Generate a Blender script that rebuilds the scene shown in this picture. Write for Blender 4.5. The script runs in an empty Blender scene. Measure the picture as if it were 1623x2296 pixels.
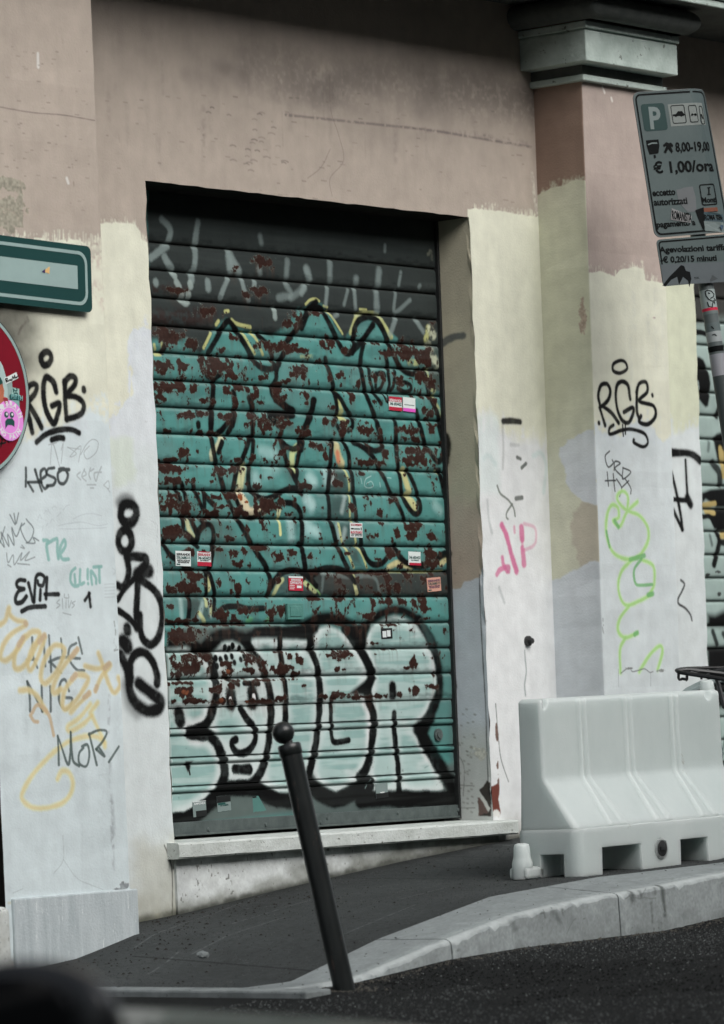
import bpy, bmesh, math, random
import numpy as np
from mathutils import Vector, Matrix
R_ = math.radians
S = bpy.context.scene
COL = S.collection
random.seed(5)

# ------------------------------------------------------------------ camera
YAW, PITCH, ROLL = 0.8894036691204168, -0.058106146510311145, -0.04065579786887156
CAM = np.array([-12.157610635492903, -10.759748861196716, 0.3840006084018174])
FPX, SHY, PW, PH = 9500.0, 1044.3645, 1623.0, 2296.0
_F = np.array([math.sin(YAW)*math.cos(PITCH), math.cos(YAW)*math.cos(PITCH), math.sin(PITCH)])
_R0 = np.array([math.cos(YAW), -math.sin(YAW), 0.0]); _U0 = np.cross(_R0, _F)
_R = _R0*math.cos(ROLL)+_U0*math.sin(ROLL); _U = -_R0*math.sin(ROLL)+_U0*math.cos(ROLL)
cd = bpy.data.cameras.new('camera'); cam = bpy.data.objects.new('camera', cd); COL.objects.link(cam)
cam.matrix_world = Matrix(((_R[0], _U[0], -_F[0], CAM[0]), (_R[1], _U[1], -_F[1], CAM[1]),
                           (_R[2], _U[2], -_F[2], CAM[2]), (0, 0, 0, 1)))
cd.sensor_fit = 'AUTO'; cd.sensor_width = 36.0; cd.lens = FPX/PH*36.0; cd.shift_y = SHY/PH
cd.clip_start = 0.1; cd.clip_end = 600.0
cd.dof.use_dof = True; cd.dof.focus_distance = 16.4; cd.dof.aperture_fstop = 4.0
S.camera = cam

# ------------------------------------------------------------------ light
SUN_DIR = Vector((-0.13, -0.75, 0.66)).normalized()      # towards the sun
w = bpy.data.worlds.new('World'); S.world = w; w.use_nodes = True
nt = w.node_tree; bg = nt.nodes['Background']
sky = nt.nodes.new('ShaderNodeTexSky'); sky.sky_type = 'NISHITA'; sky.sun_disc = False
sky.sun_elevation = math.asin(SUN_DIR.z); sky.sun_rotation = math.atan2(SUN_DIR.x, SUN_DIR.y)
sky.air_density = 1.0; sky.dust_density = 4.0; sky.ozone_density = 1.0
hsv = nt.nodes.new('ShaderNodeHueSaturation'); hsv.inputs['Saturation'].default_value = 0.32
nt.links.new(sky.outputs[0], hsv.inputs['Color']); nt.links.new(hsv.outputs[0], bg.inputs[0])
bg.inputs[1].default_value = 0.09
sl = bpy.data.lights.new('sun', 'SUN'); sl.energy = 1.4; sl.angle = R_(50); sl.color = (1.0, 0.985, 0.965)
so = bpy.data.objects.new('sun', sl); COL.objects.link(so)
so.rotation_euler = (-SUN_DIR).to_track_quat('-Z', 'Y').to_euler(); so.location = (0, -10, 20)
S.view_settings.view_transform = 'Standard'; S.view_settings.look = 'None'
S.view_settings.exposure = 0.60; S.view_settings.gamma = 1.0

# ------------------------------------------------------------------ pixel -> point helpers (photo seen at 1623x2296)
def ray(x, y): return _F+_R*(x-PW/2)/FPX-_U*(y-PH/2-SHY)/FPX
def bp(x, y, n, d):
    n = np.asarray(n, float); r = ray(x, y); return CAM+r*((d-CAM@n)/(r@n))
def by(x, y, Y): return bp(x, y, (0, 1, 0), Y)
def bx(x, y, X): return bp(x, y, (1, 0, 0), X)
def bd(x, y, depth): return CAM+ray(x, y)*depth
K_ = 1623/2896.0
def zoom(ox, oy, sc):
    def f(s): # "x,y x,y ..." read in an enlarged piece of the photo -> points at 1623x2296
        return [((ox+float(a)/sc)*K_, (oy+float(b)/sc)*K_) for a, b in (p.split(',') for p in s.split())]
    f.k = K_/sc
    return f
zA = zoom(0, 900, 2.296); zB = zoom(0, 1850, 2.296); zC = zoom(0, 2800, 1.771); zD = zoom(560, 700, 2.296)
zE = zoom(1200, 800, 2.296); zF = zoom(560, 1600, 2.296); zG = zoom(1200, 1700, 2.296); zH = zoom(600, 2400, 2.296)
zI = zoom(1200, 2400, 2.296); zJ = zoom(1850, 2300, 1.5516); zK = zoom(2250, 1150, 1.435); zL = zoom(1850, 1500, 1.914)
zM = zoom(2640, 1100, 2.871); zN = zoom(2640, 1800, 2.418); zS = zoom(0, 0, K_)

# ------------------------------------------------------------------ object helpers
def tag(o, label=None, cat=None, group=None, kind=None):
    if label: o['label'] = label
    if cat: o['category'] = cat
    if group: o['group'] = group
    if kind: o['kind'] = kind
    return o
def empty(name, loc, label=None, cat=None, group=None):
    o = bpy.data.objects.new(name, None); o.location = loc; o.empty_display_size = 0.1; COL.objects.link(o)
    return tag(o, label, cat, group)
def link(name, me, mat=None, parent=None, smooth=False, bevel=0.0):
    o = bpy.data.objects.new(name, me); COL.objects.link(o)
    if mat is not None:
        for m in (mat if isinstance(mat, (list, tuple)) else [mat]): me.materials.append(m)
    if parent is not None:
        o.parent = parent
        bpy.context.view_layer.update()
        o.matrix_parent_inverse = parent.matrix_world.inverted()
    if smooth:
        me.polygons.foreach_set('use_smooth', [True]*len(me.polygons))
    if bevel:
        b = o.modifiers.new('bevel', 'BEVEL'); b.width = bevel; b.segments = 2; b.limit_method = 'ANGLE'; b.angle_limit = R_(35)
    return o
def mesh(name, v, f, mat=None, parent=None, smooth=False, bevel=0.0):
    me = bpy.data.meshes.new(name); me.from_pydata([tuple(map(float, p)) for p in v], [], f); me.update()
    return link(name, me, mat, parent, smooth, bevel)
class MB:
    def __init__(s): s.v = []; s.f = []; s.mi = []
    def add(s, v, f, mi=0):
        n = len(s.v); s.v += [tuple(map(float, p)) for p in v]; s.f += [tuple(i+n for i in q) for q in f]; s.mi += [mi]*len(f); return s
    def box(s, x0, x1, y0, y1, z0, z1, M=None, mi=0):
        v = [(x, y, z) for z in (z0, z1) for y in (y0, y1) for x in (x0, x1)]
        if M is not None: v = [M @ Vector(p) for p in v]
        return s.add(v, [(0, 2, 3, 1), (4, 5, 7, 6), (0, 1, 5, 4), (2, 6, 7, 3), (0, 4, 6, 2), (1, 3, 7, 5)], mi)
    def tube(s, pts, r, n=10, cap=True, mi=0, M=None):
        pts = [Vector(p) for p in pts]; rs = r if isinstance(r, (list, tuple)) else [r]*len(pts)
        vs = []; fs = []; prev = None
        for i, p in enumerate(pts):
            t = (pts[min(i+1, len(pts)-1)]-pts[max(i-1, 0)]).normalized()
            if prev is None:
                a = t.orthogonal().normalized()
            else:
                a = (prev-t*prev.dot(t)).normalized()
            prev = a; b = t.cross(a)
            for k in range(n):
                c = 2*math.pi*k/n; q = p+(a*math.cos(c)+b*math.sin(c))*rs[i]
                vs.append(M @ q if M is not None else q)
        for i in range(len(pts)-1):
            for k in range(n): fs.append((i*n+k, i*n+(k+1) % n, (i+1)*n+(k+1) % n, (i+1)*n+k))
        if cap: fs.append(tuple(range(n))[::-1]); fs.append(tuple(range((len(pts)-1)*n, len(pts)*n)))
        return s.add(vs, fs, mi)
    def build(s, name, mat, parent=None, smooth=False, bevel=0.0):
        me = bpy.data.meshes.new(name); me.from_pydata(s.v, [], s.f); me.update()
        if any(s.mi): me.polygons.foreach_set('material_index', s.mi)
        o = link(name, me, mat, parent, smooth, bevel)
        if smooth and not bevel:
            try: me.set_sharp_from_angle(angle=R_(40))
            except Exception: pass
        return o

# ------------------------------------------------------------------ materials
def lin(c):
    c = np.asarray(c, float)/255.0
    return np.where(c <= .04045, c/12.92, ((c+.055)/1.055)**2.4)
GAIN = 1.12
def A(r, g, b): return np.minimum(lin((r, g, b))*GAIN, 0.84)
def noise_mat(name, c0, c1, scale=8, rough=.8, spec=.3, bump=.2, bscale=60, detail=6, metallic=0.0, c2=None, s2=60, t2=.62, coat=0, dist=.01, mapscale=None):
    m = bpy.data.materials.new(name); m.use_nodes = True; t = m.node_tree; p = t.nodes['Principled BSDF']
    tc = t.nodes.new('ShaderNodeTexCoord'); src = tc.outputs['Object']
    if mapscale:
        mp = t.nodes.new('ShaderNodeMapping'); mp.inputs['Scale'].default_value = mapscale
        t.links.new(src, mp.inputs[0]); src = mp.outputs[0]
    n = t.nodes.new('ShaderNodeTexNoise'); n.inputs['Scale'].default_value = scale; n.inputs['Detail'].default_value = detail; n.inputs['Roughness'].default_value = .65
    t.links.new(src, n.inputs['Vector'])
    r = t.nodes.new('ShaderNodeValToRGB'); r.color_ramp.elements[0].position = .3; r.color_ramp.elements[1].position = .72
    r.color_ramp.elements[0].color = (*c0, 1); r.color_ramp.elements[1].color = (*c1, 1)
    t.links.new(n.outputs[0], r.inputs[0]); out = r.outputs[0]
    if c2 is not None:
        n2 = t.nodes.new('ShaderNodeTexNoise'); n2.inputs['Scale'].default_value = s2; n2.inputs['Detail'].default_value = 5; n2.inputs['Roughness'].default_value = .7
        t.links.new(src, n2.inputs['Vector'])
        r2 = t.nodes.new('ShaderNodeValToRGB'); r2.color_ramp.elements[0].position = t2; r2.color_ramp.elements[1].position = t2+.05
        t.links.new(n2.outputs[0], r2.inputs[0])
        mx = t.nodes.new('ShaderNodeMix'); mx.data_type = 'RGBA'; t.links.new(r2.outputs[0], mx.inputs[0])
        t.links.new(out, mx.inputs[6]); mx.inputs[7].default_value = (*c2, 1); out = mx.outputs[2]
    t.links.new(out, p.inputs['Base Color'])
    p.inputs['Roughness'].default_value = rough; p.inputs['Specular IOR Level'].default_value = spec; p.inputs['Metallic'].default_value = metallic
    p.inputs['Coat Weight'].default_value = coat
    if bump:
        nb = t.nodes.new('ShaderNodeTexNoise'); nb.inputs['Scale'].default_value = bscale; nb.inputs['Detail'].default_value = 5
        t.links.new(tc.outputs['Object'], nb.inputs['Vector'])
        b = t.nodes.new('ShaderNodeBump'); b.inputs['Strength'].default_value = bump; b.inputs['Distance'].default_value = dist
        t.links.new(nb.outputs[0], b.inputs['Height']); t.links.new(b.outputs[0], p.inputs['Normal'])
    return m

# ------------------------------------------------------------------ painted textures, made here in the script
def vnoise(u, v, seed):
    rs = np.random.RandomState(seed); L = rs.rand(256, 256).astype(np.float32)
    iu = np.floor(u).astype(np.int32); iv = np.floor(v).astype(np.int32)
    fu = (u-iu).astype(np.float32); fv = (v-iv).astype(np.float32); fu = fu*fu*(3-2*fu); fv = fv*fv*(3-2*fv)
    a = L[iv & 255, iu & 255]; b = L[iv & 255, (iu+1) & 255]; c = L[(iv+1) & 255, iu & 255]; d = L[(iv+1) & 255, (iu+1) & 255]
    return (a*(1-fu)+b*fu)*(1-fv)+(c*(1-fu)+d*fu)*fv
def fbm(u, v, seed, oct=5, gain=.5):
    s = 0; a = 1; t = 0
    for i in range(oct):
        s = s+a*vnoise(u*2**i+17*i, v*2**i+31*i, seed+i); t += a; a *= gain
    return s/t
def sstep(a, b, x):
    t = np.clip((x-a)/(b-a), 0, 1); return t*t*(3-2*t)
def smooth_path(p, n=8):
    p = np.asarray(p, float)
    if len(p) < 3: return p
    q = np.vstack([2*p[0]-p[1], p, 2*p[-1]-p[-2]]); out = []
    if np.hypot(*(p[0]-p[-1])) < 1e-4: q[0] = p[-2]; q[-1] = p[1]
    for i in range(1, len(q)-2):
        a, b, c, d = q[i-1:i+3]
        for k in range(n):
            t = k/n; out.append(.5*((2*b)+(-a+c)*t+(2*a-5*b+4*c-d)*t*t+(-a+3*b-3*c+d)*t**3))
    out.append(p[-1]); return np.array(out)
class Paint:
    def __init__(s, to_uv, u0, u1, v0, v1, res, col):
        s.to_uv = to_uv; s.u0, s.v0, s.u1, s.v1, s.res = u0, v0, u1, v1, res
        s.w = int((u1-u0)*res); s.h = int((v1-v0)*res)
        s.U, s.V = np.meshgrid(u0+(np.arange(s.w)+.5)/res, v0+(np.arange(s.h)+.5)/res)
        s.U = s.U.astype(np.float32); s.V = s.V.astype(np.float32)
        s.img = np.ones((s.h, s.w, 3), np.float32)*np.asarray(col, np.float32)
        s.fat = 1.24
        s.grain = vnoise(s.U*330, s.V*330, 3)
    def mix(s, a, col, sl=(slice(None), slice(None))):
        col = np.asarray(col, np.float32); s.img[sl] = s.img[sl]*(1-a[..., None])+col*a[..., None]
    def sl(s, lo, hi):
        i0 = max(int((lo[0]-s.u0)*s.res), 0); i1 = min(int((hi[0]-s.u0)*s.res)+1, s.w)
        j0 = max(int((lo[1]-s.v0)*s.res), 0); j1 = min(int((hi[1]-s.v0)*s.res)+1, s.h)
        return None if i1 <= i0 or j1 <= j0 else (slice(j0, j1), slice(i0, i1))
    def stroke(s, pts, wid, col, op=1.0, soft=.35, curve=True, grain=.25, dry=0):
        """pts in photo pixels; wid in metres"""
        p = np.array([s.to_uv(*q) for q in pts])
        if len(p) == 1: p = np.vstack([p, p+1e-4])
        p = smooth_path(p) if curve else p
        halo = col is BLACK and wid > .012
        r = wid/2; R2 = r*(1+soft)+.002+(r*1.3 if halo else 0)
        sl = s.sl(p.min(0)-R2, p.max(0)+R2)
        if sl is None: return
        U = s.U[sl]; V = s.V[sl]; D = np.full(U.shape, 9., np.float32)
        for a, b in zip(p[:-1], p[1:]):
            q = s.sl(np.minimum(a, b)-R2, np.maximum(a, b)+R2)
            if q is None: continue
            q2 = (slice(q[0].start-sl[0].start, q[0].stop-sl[0].start), slice(q[1].start-sl[1].start, q[1].stop-sl[1].start))
            x = s.U[q]; y = s.V[q]; d = b-a; L = d@d+1e-12
            t = np.clip(((x-a[0])*d[0]+(y-a[1])*d[1])/L, 0, 1)
            D[q2] = np.minimum(D[q2], np.hypot(x-a[0]-t*d[0], y-a[1]-t*d[1]))
        D = D+(fbm(U*16, V*16, 71, 3)-.5)*r*.5
        if halo: s.mix((.30*np.exp(-np.maximum(D-r*.8, 0)/(r*.42))*(D < R2)*(.3+1.2*s.grain[sl])*op).astype(np.float32), col, sl)
        al = (1-sstep(r*(1-soft)-.0005, r*(1+soft)+.0005, D+(s.grain[sl]-.5)*r*grain))*(.955+.045*sstep(.3, .5, fbm(U*30, V*30, 73, 3)))
        if dry: al = al*sstep(dry-.2, dry+.2, fbm(U*60, V*60, 77, 3))
        s.mix(al*op, col, sl)
    def poly(s, pts, col, op=1.0, soft=.004, rag=0.0, rs=25, curve=False):
        p = np.array([s.to_uv(*q) for q in pts])
        if curve: p = smooth_path(np.vstack([p, p[:1]]))[:-1]
        m = soft+rag+.004
        sl = s.sl(p.min(0)-m, p.max(0)+m)
        if sl is None: return
        U = s.U[sl]; V = s.V[sl]
        if rag:
            U = U+(fbm(U*rs, V*rs, 51)-.5)*2*rag; V = V+(fbm(U*rs+9, V*rs+5, 61)-.5)*2*rag
        ins = np.zeros(U.shape, bool); D = np.full(U.shape, 9., np.float32)
        for a, b in zip(p, np.roll(p, -1, 0)):
            c = (a[1] > V) != (b[1] > V)
            ins ^= c & (U < (b[0]-a[0])*(V-a[1])/(b[1]-a[1]+1e-12)+a[0])
            d = b-a; L = d@d+1e-12; t = np.clip(((U-a[0])*d[0]+(V-a[1])*d[1])/L, 0, 1)
            D = np.minimum(D, np.hypot(U-a[0]-t*d[0], V-a[1]-t*d[1]))
        al = sstep(-soft, soft, np.where(ins, D, -D))
        s.mix(al*op, col, sl)
    def chips(s, list_, z, col, rag=.75, seed=90, fr=42, thr=.28, edge=None):
        k = z.k
        if not hasattr(s, 'rm'): s.rm = np.zeros((s.h, s.w), np.float32)
        for i, (x, y, rx, ry) in enumerate(list_):
            (px, py), = z('%g,%g' % (x, y)); c = s.to_uv(px, py)
            a = s.to_uv(px+rx*k, py); b = s.to_uv(px, py+ry*k)
            ru = abs(a[0]-c[0]); rv = abs(b[1]-c[1])
            q = s.sl((c[0]-ru*1.8, c[1]-rv*1.8), (c[0]+ru*1.8, c[1]+rv*1.8))
            if q is None: continue
            U = s.U[q]; V = s.V[q]
            e = np.hypot((U-c[0])/ru, (V-c[1])/rv)
            n = .62*fbm(U*fr, V*fr, seed, 5, .6)+.38*vnoise(np.floor(U*150+3*vnoise(U*60, V*60, 5))/3., np.floor(V*150+3*vnoise(U*60, V*60, 6))/3., seed+4)
            val = 1-e+(n-.5)*2*rag
            if edge is not None: s.mix(sstep(thr-.09, thr-.04, val)*.3, edge, q)
            cc = np.asarray(col)*(.75+.5*vnoise(U*120, V*120, seed+9))[..., None]
            mk = sstep(thr-.015, thr+.015, val); s.rm[q] = np.maximum(s.rm[q], mk); s.mix(mk, cc, q)
    def mottle(s, sc, amt, seed, oct=5, su=1.0):
        s.img *= (1+amt*(fbm(s.U*sc*su, s.V*sc, seed, oct)-.5)*2)[..., None]
    def speckle(s, sc, thr, col, op, seed):
        n = vnoise(s.U*sc, s.V*sc, seed)*.7+vnoise(s.U*sc*.22, s.V*sc*.22, seed+1)*.3
        s.mix(sstep(thr, thr+.05, n)*op, col)
    def image(s, name):
        im = bpy.data.images.new(name, s.w, s.h, alpha=False, float_buffer=False)
        c = np.clip(s.img, 0, 1); c = np.where(c <= .0031308, c*12.92, 1.055*np.power(np.maximum(c, 1e-6), 1/2.4)-.055)
        px = np.ones((s.h, s.w, 4), np.float32); px[..., :3] = c
        im.pixels.foreach_set(px.ravel()); im.update(); im.pack(); return im
    def uv(s, u, v): return ((u-s.u0)/(s.u1-s.u0), (v-s.v0)/(s.v1-s.v0))
def painted_mat(name, paint, rough=.85, spec=.25, bump=.25, bscale=90, b2=6, b2s=.25, dist=.006):
    m = bpy.data.materials.new(name); m.use_nodes = True; t = m.node_tree; p = t.nodes['Principled BSDF']
    im = t.nodes.new('ShaderNodeTexImage'); im.image = paint.image(name); im.interpolation = 'Cubic'; im.extension = 'EXTEND'
    tc = t.nodes.new('ShaderNodeTexCoord'); t.links.new(tc.outputs['UV'], im.inputs[0])
    n = t.nodes.new('ShaderNodeTexNoise'); n.inputs['Scale'].default_value = 14; n.inputs['Detail'].default_value = 6
    t.links.new(tc.outputs['Object'], n.inputs['Vector'])
    mr = t.nodes.new('ShaderNodeMapRange'); mr.inputs[1].default_value = .3; mr.inputs[2].default_value = .7; mr.inputs[3].default_value = .93; mr.inputs[4].default_value = 1.05
    t.links.new(n.outputs[0], mr.inputs[0])
    mx = t.nodes.new('ShaderNodeVectorMath'); mx.operation = 'MULTIPLY'
    t.links.new(im.outputs[0], mx.inputs[0]); t.links.new(mr.outputs[0], mx.inputs[1]); t.links.new(mx.outputs[0], p.inputs['Base Color'])
    p.inputs['Roughness'].default_value = rough; p.inputs['Specular IOR Level'].default_value = spec
    nb = t.nodes.new('ShaderNodeTexNoise'); nb.inputs['Scale'].default_value = bscale; nb.inputs['Detail'].default_value = 5
    nl = t.nodes.new('ShaderNodeTexNoise'); nl.inputs['Scale'].default_value = b2; nl.inputs['Detail'].default_value = 3
    t.links.new(tc.outputs['Object'], nb.inputs['Vector']); t.links.new(tc.outputs['Object'], nl.inputs['Vector'])
    b = t.nodes.new('ShaderNodeBump'); b.inputs['Strength'].default_value = bump; b.inputs['Distance'].default_value = dist
    t.links.new(nb.outputs[0], b.inputs['Height'])
    c = t.nodes.new('ShaderNodeBump'); c.inputs['Strength'].default_value = b2s; c.inputs['Distance'].default_value = .03
    t.links.new(nl.outputs[0], c.inputs['Height']); t.links.new(b.outputs[0], c.inputs['Normal']); t.links.new(c.outputs[0], p.inputs['Normal'])
    return m
def planar_uv(o, paint, axes, mi=None):
    me = o.data; uv = me.uv_layers.new(name='UVMap') if not me.uv_layers else me.uv_layers[0]
    for pl in me.polygons:
        if mi is not None and pl.material_index != mi: continue
        for li in pl.loop_indices:
            c = me.vertices[me.loops[li].vertex_index].co
            uv.data[li].uv = paint.uv(c[axes[0]], c[axes[1]])

def brushed(p, pts, col, n=60, lo=4, hi=22, wd=.006, op=.75, up=True):
    rb = np.random.RandomState(len(pts)*7+n); q = np.array(pts)
    t = np.r_[0, np.cumsum(np.hypot(*np.diff(q, axis=0).T))]
    for i in range(n):
        d = rb.uniform(0, t[-1]); x = np.interp(d, t, q[:, 0]); y = np.interp(d, t, q[:, 1]); h = rb.uniform(lo, hi)*(1 if up else -1)
        p.stroke([(x, y+h*.5), (x+rb.uniform(-3, 3), y-h)], rb.uniform(.5, 1.5)*wd, col, op*rb.uniform(.4, 1), .7, False, .5, dry=rb.uniform(.42, .56))
BLACK = A(18, 19, 19)*.75; INK = A(40, 48, 48); PINK = A(171, 160, 149); CREAM = A(217, 218, 200); WHITE = A(208, 216, 216)
RUST = A(52, 34, 29); TEAL = A(82, 138, 133); PALE = A(184, 201, 198); YEL = A(190, 192, 130)

# ------------------------------------------------------------------ plan of the place
W = 2.0244; ZL = 2.5; DR = 0.187                 # door width, lintel height, reveal depth
PX0, PX1, PY = 2.508, 3.077, -0.253              # right pilaster
LX0, LX1 = -1.205, -0.538                        # left pilaster
RX0 = 3.665; XE = 7.5; ZT = 3.75                 # next opening, end of the wall, top of the wall
def lerp(tab, x):
    return float(np.interp(x, [a for a, b in tab], [b for a, b in tab]))
WZ = [(-1.6, -.45), (-1.2, -.41), (-.855, -.393), (-.67, -.357), (-.52, -.325), (0, -.29), (.6, -.226), (1.4, -.151), (2.16, -.094), (8, .38)]
KI = [(-1.6, -.475), (-1.03, -.468), (-.54, -.352), (.12, -.24), (.79, -.204), (1.3, -.196), (1.75, -.188), (2.4, -.13), (8, .38)]
KT = [(-1.6, -.465), (-1.075, -.452), (-.577, -.357), (-.16, -.288), (.27, -.256), (.725, -.236), (1.148, -.211), (1.75, -.195), (2.4, -.14), (8, .36)]
KB = [(-1.7, -.482), (-1.45, -.474), (-1.075, -.462), (-.58, -.42), (-.16, -.405), (.72, -.40), (1.14, -.371), (2, -.30), (8, .2)]
YI, YK = -1.42, -1.75
def road_z(x):
    if x >= -1.45: return lerp(KB, x)
    return -.474+.052*(x+1.45) if x > -30 else -.474+.052*(-28.55)

# ---------------- ground
RES_S = 260
def swalk_uv(x, y):
    P = bp(x, y, (-.0907, 0, 1), -.29); return P[0], P[1]
ps = Paint(swalk_uv, -1.7, 4.2, -1.9, .1, RES_S, A(66, 70, 70)*.62)
ps.mottle(1.6, .34, 11); ps.mottle(3.5, .16, 15, 4, .4); ps.mottle(7, .14, 12); ps.mottle(70, .3, 14, 3)
sc_ = A(112, 118, 118)*.62
for t in ("660,2170 900,2085", "430,2120 640,2062", "300,2115 620,2000", "760,2095 930,2045", "330,2150 400,2118", "900,2030 1000,2000", "520,2075 700,2025", "700,2140 760,2122"):
    ps.stroke(zS(t), .008, sc_*1.15, .7, .5, False, dry=.42)
for t in ("560,1972 1140,1978", "300,2125 700,2135", "900,1925 1200,1920", "1000,1950 1250,1945"):
    ps.stroke(zS(t), .012, A(30, 33, 33)*.6, .8, .5, False)
for t in ("1120,1885 1150,1880 1170,1890", "1090,1895 1150,1893"):
    ps.stroke(zS(t), .05, A(120, 125, 125)*.6, .6, .6, dry=.5)
for x0 in np.arange(-1.2, 4, .8): ps.mix(sstep(.004, .001, np.abs(ps.U-x0+.02*ps.V))*.25, A(35, 38, 38)*.6)
ps.speckle(26, .90, A(26, 28, 28)*.5, .7, 23); ps.speckle(90, .86, A(30, 32, 32)*.5, .6, 21); ps.speckle(120, .88, A(130, 135, 135)*.6, .5, 22)
ps.mix(sstep(-.14, -.02, ps.V+(fbm(ps.U*9, ps.V*9, 5)-.5)*.16)*.55, A(34, 38, 36)*.6)   # damp dirt along the wall foot
M_SIDE = painted_mat('worn_grey_paving', ps, .9, .25, .5, 150, 10, .12, .004)
xs = list(np.arange(-1.42, 4.21, .08))+list(np.arange(4.6, 7.6, .5)); ysn = 14
v = []; f = []
for x in xs:
    for j in range(ysn+1):
        t = j/ysn; y = .18+(YI-.18)*t
        tt = min(max(-y/-YI, 0), 1)
        v.append((x, y, lerp(WZ, x)*(1-tt)+lerp(KI, x)*tt))
n = ysn+1
for i in range(len(xs)-1):
    for j in range(ysn): f.append((i*n+j, i*n+j+1, (i+1)*n+j+1, (i+1)*n+j))
sw = mesh('sidewalk', v, f, M_SIDE, smooth=True); tag(sw, kind='structure'); planar_uv(sw, ps, (0, 1))

def kerb_uv(x, y):
    P = by(x, y, YK); return P[0], P[2]-lerp(KT, P[0])
pk0 = Paint(kerb_uv, -1.6, 3.2, -.30, .40, 420, A(148, 155, 155)*.86)
pk0.mottle(3, .14, 601); pk0.mottle(26, .16, 604); pk0.mottle(110, .22, 607, 3)
pk0.mix((sstep(.05, .10, pk0.V)*.35).astype(np.float32), A(112, 119, 120)*.86)                 # darker grey on the flat top
pk0.mix((sstep(.03, .0, np.abs(pk0.V-.012)+(fbm(pk0.U*20, pk0.V*20, 611, 3)-.5)*.03)*.55).astype(np.float32), A(196, 203, 202)*.86)   # worn front edge
pk0.mix((sstep(-.09, -.19, pk0.V+(fbm(pk0.U*12, pk0.V*12, 613, 4)-.5)*.14)*.45).astype(np.float32), A(92, 97, 94)*.86)  # splash dirt
pk0.speckle(60, .84, A(78, 83, 80), .6, 615); pk0.speckle(24, .90, A(70, 74, 71), .6, 617)
ST = A(58, 64, 60)
for t, wd, op in (("1238,1880 1242,1960 1250,2110", 26, .8), ("1050,1950 1056,2020", 34, .7), ("1112,1925 1106,1990", 26, .55), ("620,2052 628,2080", 24, .8), ("1200,1930 1196,1980", 16, .5), ("1170,2040 1174,2150", 18, .5), ("560,2090 600,2150", 26, .35), ("300,2130 330,2200", 26, .4)):
    pk0.stroke(zJ(t), wd*zJ.k/430, ST, op, .8, dry=.36)
for t in ("1100,2010 1160,1920", "1010,1990 1030,2000 1200,2010", "640,2210 700,2130"): pk0.stroke(zJ(t), .004, A(104, 110, 108), .7, .4)
M_KERB = painted_mat('pale_stone_kerb', pk0, .85, .3, .3, 150, 16, .12, .004)
# front kerb: a row of long stones, joints a few millimetres wide
jx = by(*zJ("968,2040")[0], YK)[0]; jx2 = by(*zJ("1262,2090")[0], YK)[0]
joints = [-1.5, -.55, jx, jx+1.05, jx+2.1, jx+3.15, jx+4.2, jx+5.25, jx+6.3]
mb = MB(); kuv = []
for a, b in zip(joints[:-1], joints[1:]):
    xx = np.linspace(a+.004, b-.004, 33); v = []; f = []
    for i, x in enumerate(xx):
        jt = (random.random()-.5)*.008-(.012 if random.random() > .9 else 0); z0 = lerp(KT, x)
        sec = [(YI, lerp(KI, x)+.004, .34), (YK+.025, z0+.004, .025), (YK+.006, z0-.002+jt, .004), (YK, z0-.012+jt, -.012), (YK-.012+jt, road_z(x)-.12, road_z(x)-.12-z0), (YI, road_z(x)-.12, -.3)]
        v += [(x, y, z) for y, z, q_ in sec]; kuv += [pk0.uv(x, q_) for y, z, q_ in sec]
    for i in range(32):
        for k in range(6): f.append((i*6+k, i*6+(k+1) % 6, (i+1)*6+(k+1) % 6, (i+1)*6+k))
    f.append((5, 4, 3, 2, 1, 0)); f.append(tuple(192+k for k in range(6)))
    mb.add(v, f)
ko = mb.build('kerb', M_KERB); tag(ko, kind='structure')
uvl = ko.data.uv_layers.new(name='UVMap')
for lp in ko.data.loops: uvl.data[lp.index].uv = kuv[lp.vertex_index]
M_KERB2 = noise_mat('pale_side_kerb', A(112, 119, 119)*.8, A(150, 157, 157)*.8, 9, .85, .3, .3, 140, 9, c2=A(70, 75, 73)*.8, s2=45, t2=.62, dist=.006)
# low side kerb that turns the corner
mb = MB()
for y0, y1 in ((-1.93, -1.0), (-.99, .1), (.11, 1.2), (1.21, 2.4)):
    mb.box(-1.56, -1.43, y0, y1, -.62, -.455)
tag(mb.build('kerb', M_KERB2, bevel=.008), kind='structure')

M_ROAD = noise_mat('dark_asphalt', A(24, 26, 26)*.28, A(54, 58, 58)*.34, 45, .95, .2, .9, 90, 6, c2=A(120, 126, 124)*.3, s2=80, t2=.66, dist=.012)
xs = [-60, -40, -20, -12, -8, -5, -3, -2.2, -1.8, -1.45, -1.07, -.58, -.16, .3, .72, 1.14, 2, 4, 8, 14]
ysr = [-40, -20, -12, -6, -3, -2.2, -1.9, -1.7, 0, 6, 14]
v = [(x, y, road_z(x) if x <= 8 else .2) for x in xs for y in ysr]; n = len(ysr)
f = [(i*n+j, (i+1)*n+j, (i+1)*n+j+1, i*n+j+1) for i in range(len(xs)-1) for j in range(n-1)]
v2 = []
for (x, y, z) in v: v2.append((x, y, z-.25 if (x > -1.45 and y > -1.7) else z))
tag(mesh('road', v2, f, M_ROAD, smooth=True), kind='structure')
tag(mesh('terrain', [(-500, -500, -4.2), (500, -500, -4.2), (500, 500, -4.2), (-500, 500, -4.2)], [(0, 1, 2, 3)],
         noise_mat('far_ground', (.05, .05, .05), (.09, .09, .085), 1, bump=0)), kind='structure')

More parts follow.
